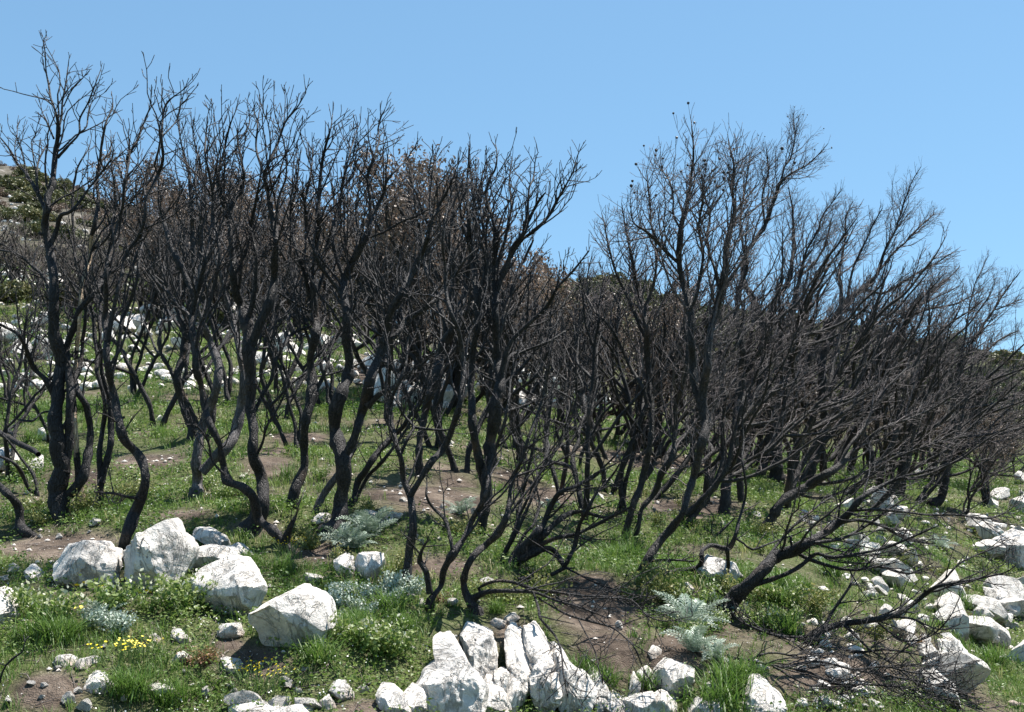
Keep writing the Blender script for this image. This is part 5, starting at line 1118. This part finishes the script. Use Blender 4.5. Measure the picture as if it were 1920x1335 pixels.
for i, (u, v, s_) in enumerate([(105,1205,1.0),(130,1195,0.8),(60,1200,0.8),(1370,1300,1.5),(1345,1330,1.3),(1395,1280,1.1),(1165,1035,1.3),(1180,1050,1.1),(1150,1055,1.0),(1440,1130,1.2),(1460,1110,1.1),(1500,1110,1.0),(1600,1060,1.4),(1560,1080,1.2),(1380,1090,0.9),(230,1300,0.9),
      (255,1310,0.9),(320,1320,0.9),(730,1150,0.9),(680,1180,0.9),(650,1195,0.9),(760,1180,0.8),(1090,1270,0.9),(1130,1290,1.0),(1280,1080,0.9),(1260,1110,0.9),(600,1240,0.8),(40,1130,0.7),(1210,1290,0.7),(1860,1250,1.4),(1820,1190,1.3),(1800,1140,1.3),(1480,1190,1.0),(470,1060,0.7),(530,1075,0.8),(930,1150,0.6),
      (60,830,1.2),(150,770,1.2),(590,760,1.4),(300,820,1.3),(540,900,1.0)]):
    x, y, z = hit(u, v); place_kind(TF[i % 2], "grass_clump", (x, y, z), i * 2.1, s_, "clump of long bright green grass", "grass clump", "long green grass clumps")
# silver thistles
def thistle_kind(seed, nleaf, Lm):
    r = random.Random(seed); V = []; Q = []; tn = []; ribs = []
    for j in range(nleaf):
        az = j * 2.4 + r.uniform(-0.3, 0.3); L_ = Lm * r.uniform(0.6, 1.1); el = r.uniform(0.25, 1.35); n_ = 13; bend = r.uniform(0.7, 1.7); cv_ = r.gauss(0, 0.5); p = Vector((0, 0, 0.01)); cen = []
        for k in range(n_ + 1):
            t = k / n_; e = el - bend * t * t; cen.append(p.copy()); az2 = az + cv_ * t; p = p + Vector((math.cos(az2) * math.cos(e), math.sin(az2) * math.cos(e), math.sin(e))) * (L_ / n_)
        ribs.append(([tuple(c) for c in cen], [0.004 * (1 - 0.7 * k / n_) for k in range(n_ + 1)]))
        side = Vector((-math.sin(az), math.cos(az), 0))
        for k in range(1, n_ + 1):
            t = k / n_; w_ = L_ * 0.17 * r.uniform(0.6, 1.25) * math.sin(math.pi * min(1, 0.15 + 0.85 * t)) ** 0.7 + 0.01; tg = (cen[k] - cen[k - 1]).normalized(); up = tg.cross(side).normalized() * -1
            for sg in (-1, 1):
                for tilt, sc in ((0.35, 1.0), (-0.25, 0.7)):
                    tip = cen[k] + side * sg * w_ * sc + tg * w_ * 0.45 + up * w_ * tilt; b0 = cen[k] - tg * 0.008; b1 = cen[k] + tg * 0.008; mid = (cen[k] + tip) * 0.5 + tg * 0.006
                    i0 = len(V); V += [tuple(b0), tuple(mid - tg * 0.009), tuple(tip), tuple(mid + tg * 0.006)]; Q.append((i0, i0 + 1, i0 + 2, i0 + 3)); tn += [min(1, max(0, 0.5 + r.gauss(0, 0.2)))] * 4
    me_ = np_mesh("leaves", V, Q, 4, False); add_attr(me_, "tone", tn); me_.materials.append(M_SILVER); rm = tubes("leaf_ribs", ribs, 4)
    add_attr(rm, "tone", np.full(len(rm.vertices), 0.8)); rm.materials.append(M_SILVER); return [("leaves", me_), ("leaf_ribs", rm)]
TK = [thistle_kind(1, 16, 0.34), thistle_kind(2, 20, 0.30)]
for i, (u, v, s_, lab) in enumerate([(690,1010,1.15,"largest silver thistle, right of the flared central trunk"), (665,1030,0.95,"silver thistle just above the fluted rocks"), (640,1020,0.8,"silver thistle touching the flared central trunk"),
      (700,985,0.9,"silver thistle with upright pale leaves behind the largest one"), (1290,1180,1.25,"large silver thistle hanging over the bottom rocks right of centre"), (1310,1165,1.0,"silver thistle behind the large one over the bottom rocks"), (1300,1225,0.9,"silver thistle leaf rosette just above the big rounded bottom rock"), (1345,1150,0.9,"silver thistle under the massive leaning trunk foot"),
      (865,965,0.75,"silver thistle on the bare soil right of the Y-forked tree"), (1030,955,0.8,"silver thistle among the sprawling shrub stems"), (1340,1240,0.7,"small silver thistle by the long sloping white rock"), (1760,1030,1.2,"silvery plant on the right slope among white rocks"), (190,1165,0.6,"small silvery plant in the lower left herbs"), (90,1150,0.45,"silvery sprig beside the left edge boulder")]):
    x, y, z = hit(u, v); place_kind(TK[i % 2], "silver_thistle", (x, y, z), i * 0.9, s_, lab, "thistle", "silver thistles")
# silvery low cushions
SV = [leaf_shrub_kind(81, 620, 0.22, 0.015, M_SILVER)]
for (u, v) in [(640,1125),(665,1120),(690,1130),(715,1120),(735,1135),(660,1150),(690,1160),(740,1110),(760,1125),(640,1145),(200,1180),(220,1190),(170,1175),(1350,1150)]:
    x, y, z = hit(u, v); place_kind(SV[0], "silver_cushion", (x, y, z), u * 0.7, rs.uniform(0.55, 0.85), "low silvery-green cushion plant below the fluted rocks or in the left herbs", "cushion plant", "silvery cushion plants")
# yellow flowers
def flower_kind(seed, nf, H, rad, pr):
    r = random.Random(seed); st = []; parts = []; V = []; Q = []; lf = []
    for j in range(nf):
        e = Vector((r.gauss(0, rad), r.gauss(0, rad), H * r.uniform(0.7, 1.1))); st.append(([(e.x * 0.4, e.y * 0.4, -0.01), (e.x * 0.7, e.y * 0.7, e.z * 0.5), tuple(e)], [0.0022, 0.002, 0.0015]))
        i0 = len(V); V.append((e.x, e.y, e.z + 0.002))
        m = 10
        for k in range(m):
            a = k * 2 * math.pi / m; rr = pr * (1.0 if k % 2 == 0 else 0.72); V.append((e.x + math.cos(a) * rr, e.y + math.sin(a) * rr * 0.8 - 0.002, e.z + 0.004 - math.sin(a) * rr * 0.5))
        for k in range(m): Q.append((i0, i0 + 1 + k, i0 + 1 + (k + 1) % m))
    fm = np_mesh("flowers", V, Q, 3, False); fm.materials.append(M_YEL); sm = tubes("stem", st, 4); sm.materials.append(M_STEM); return [("flower_heads", fm), ("stem", sm)]
FK = [flower_kind(1, 26, 0.16, 0.07, 0.0085), flower_kind(2, 16, 0.14, 0.08, 0.0085)]; F1 = flower_kind(3, 3, 0.13, 0.03, 0.022)
for i, (u, v, lab) in enumerate([(475,1292,"densest patch of small yellow flowers by the pale wedge stone"), (455,1280,"yellow flowers just left of the densest patch"), (500,1300,"yellow flowers right of the densest patch"), (215,1250,"yellow flowers behind the pair of pinkish stones"), (245,1248,"yellow flowers left of the pitted white stone"), (270,1240,"sparse yellow flowers above the long white stone"), (545,1045,"yellow flowers at the creeping root of the charred tree"), (1690,1240,"yellow flowers under the lower right branches")]):
    x, y, z = hit(u, v); place_kind(FK[i % 2], "yellow_flowers", (x, y, z), i, 1.0, lab, "flowers", "small yellow flower plants")
for i, (u, v, lab) in enumerate([(153,1122,"two large yellow blooms in front of the broad white rock"), (192,1120,"single large yellow bloom right of the paired blooms"), (148,1160,"yellow bloom low in the herbs at left"), (270,1130,"yellow bloom under the tallest fissured rock")]):
    x, y, z = hit(u, v); place_kind(F1, "yellow_bloom", (x, y, z), i * 2.0, 1.0 if i == 0 else 0.75, lab, "flower", "large yellow blooms")
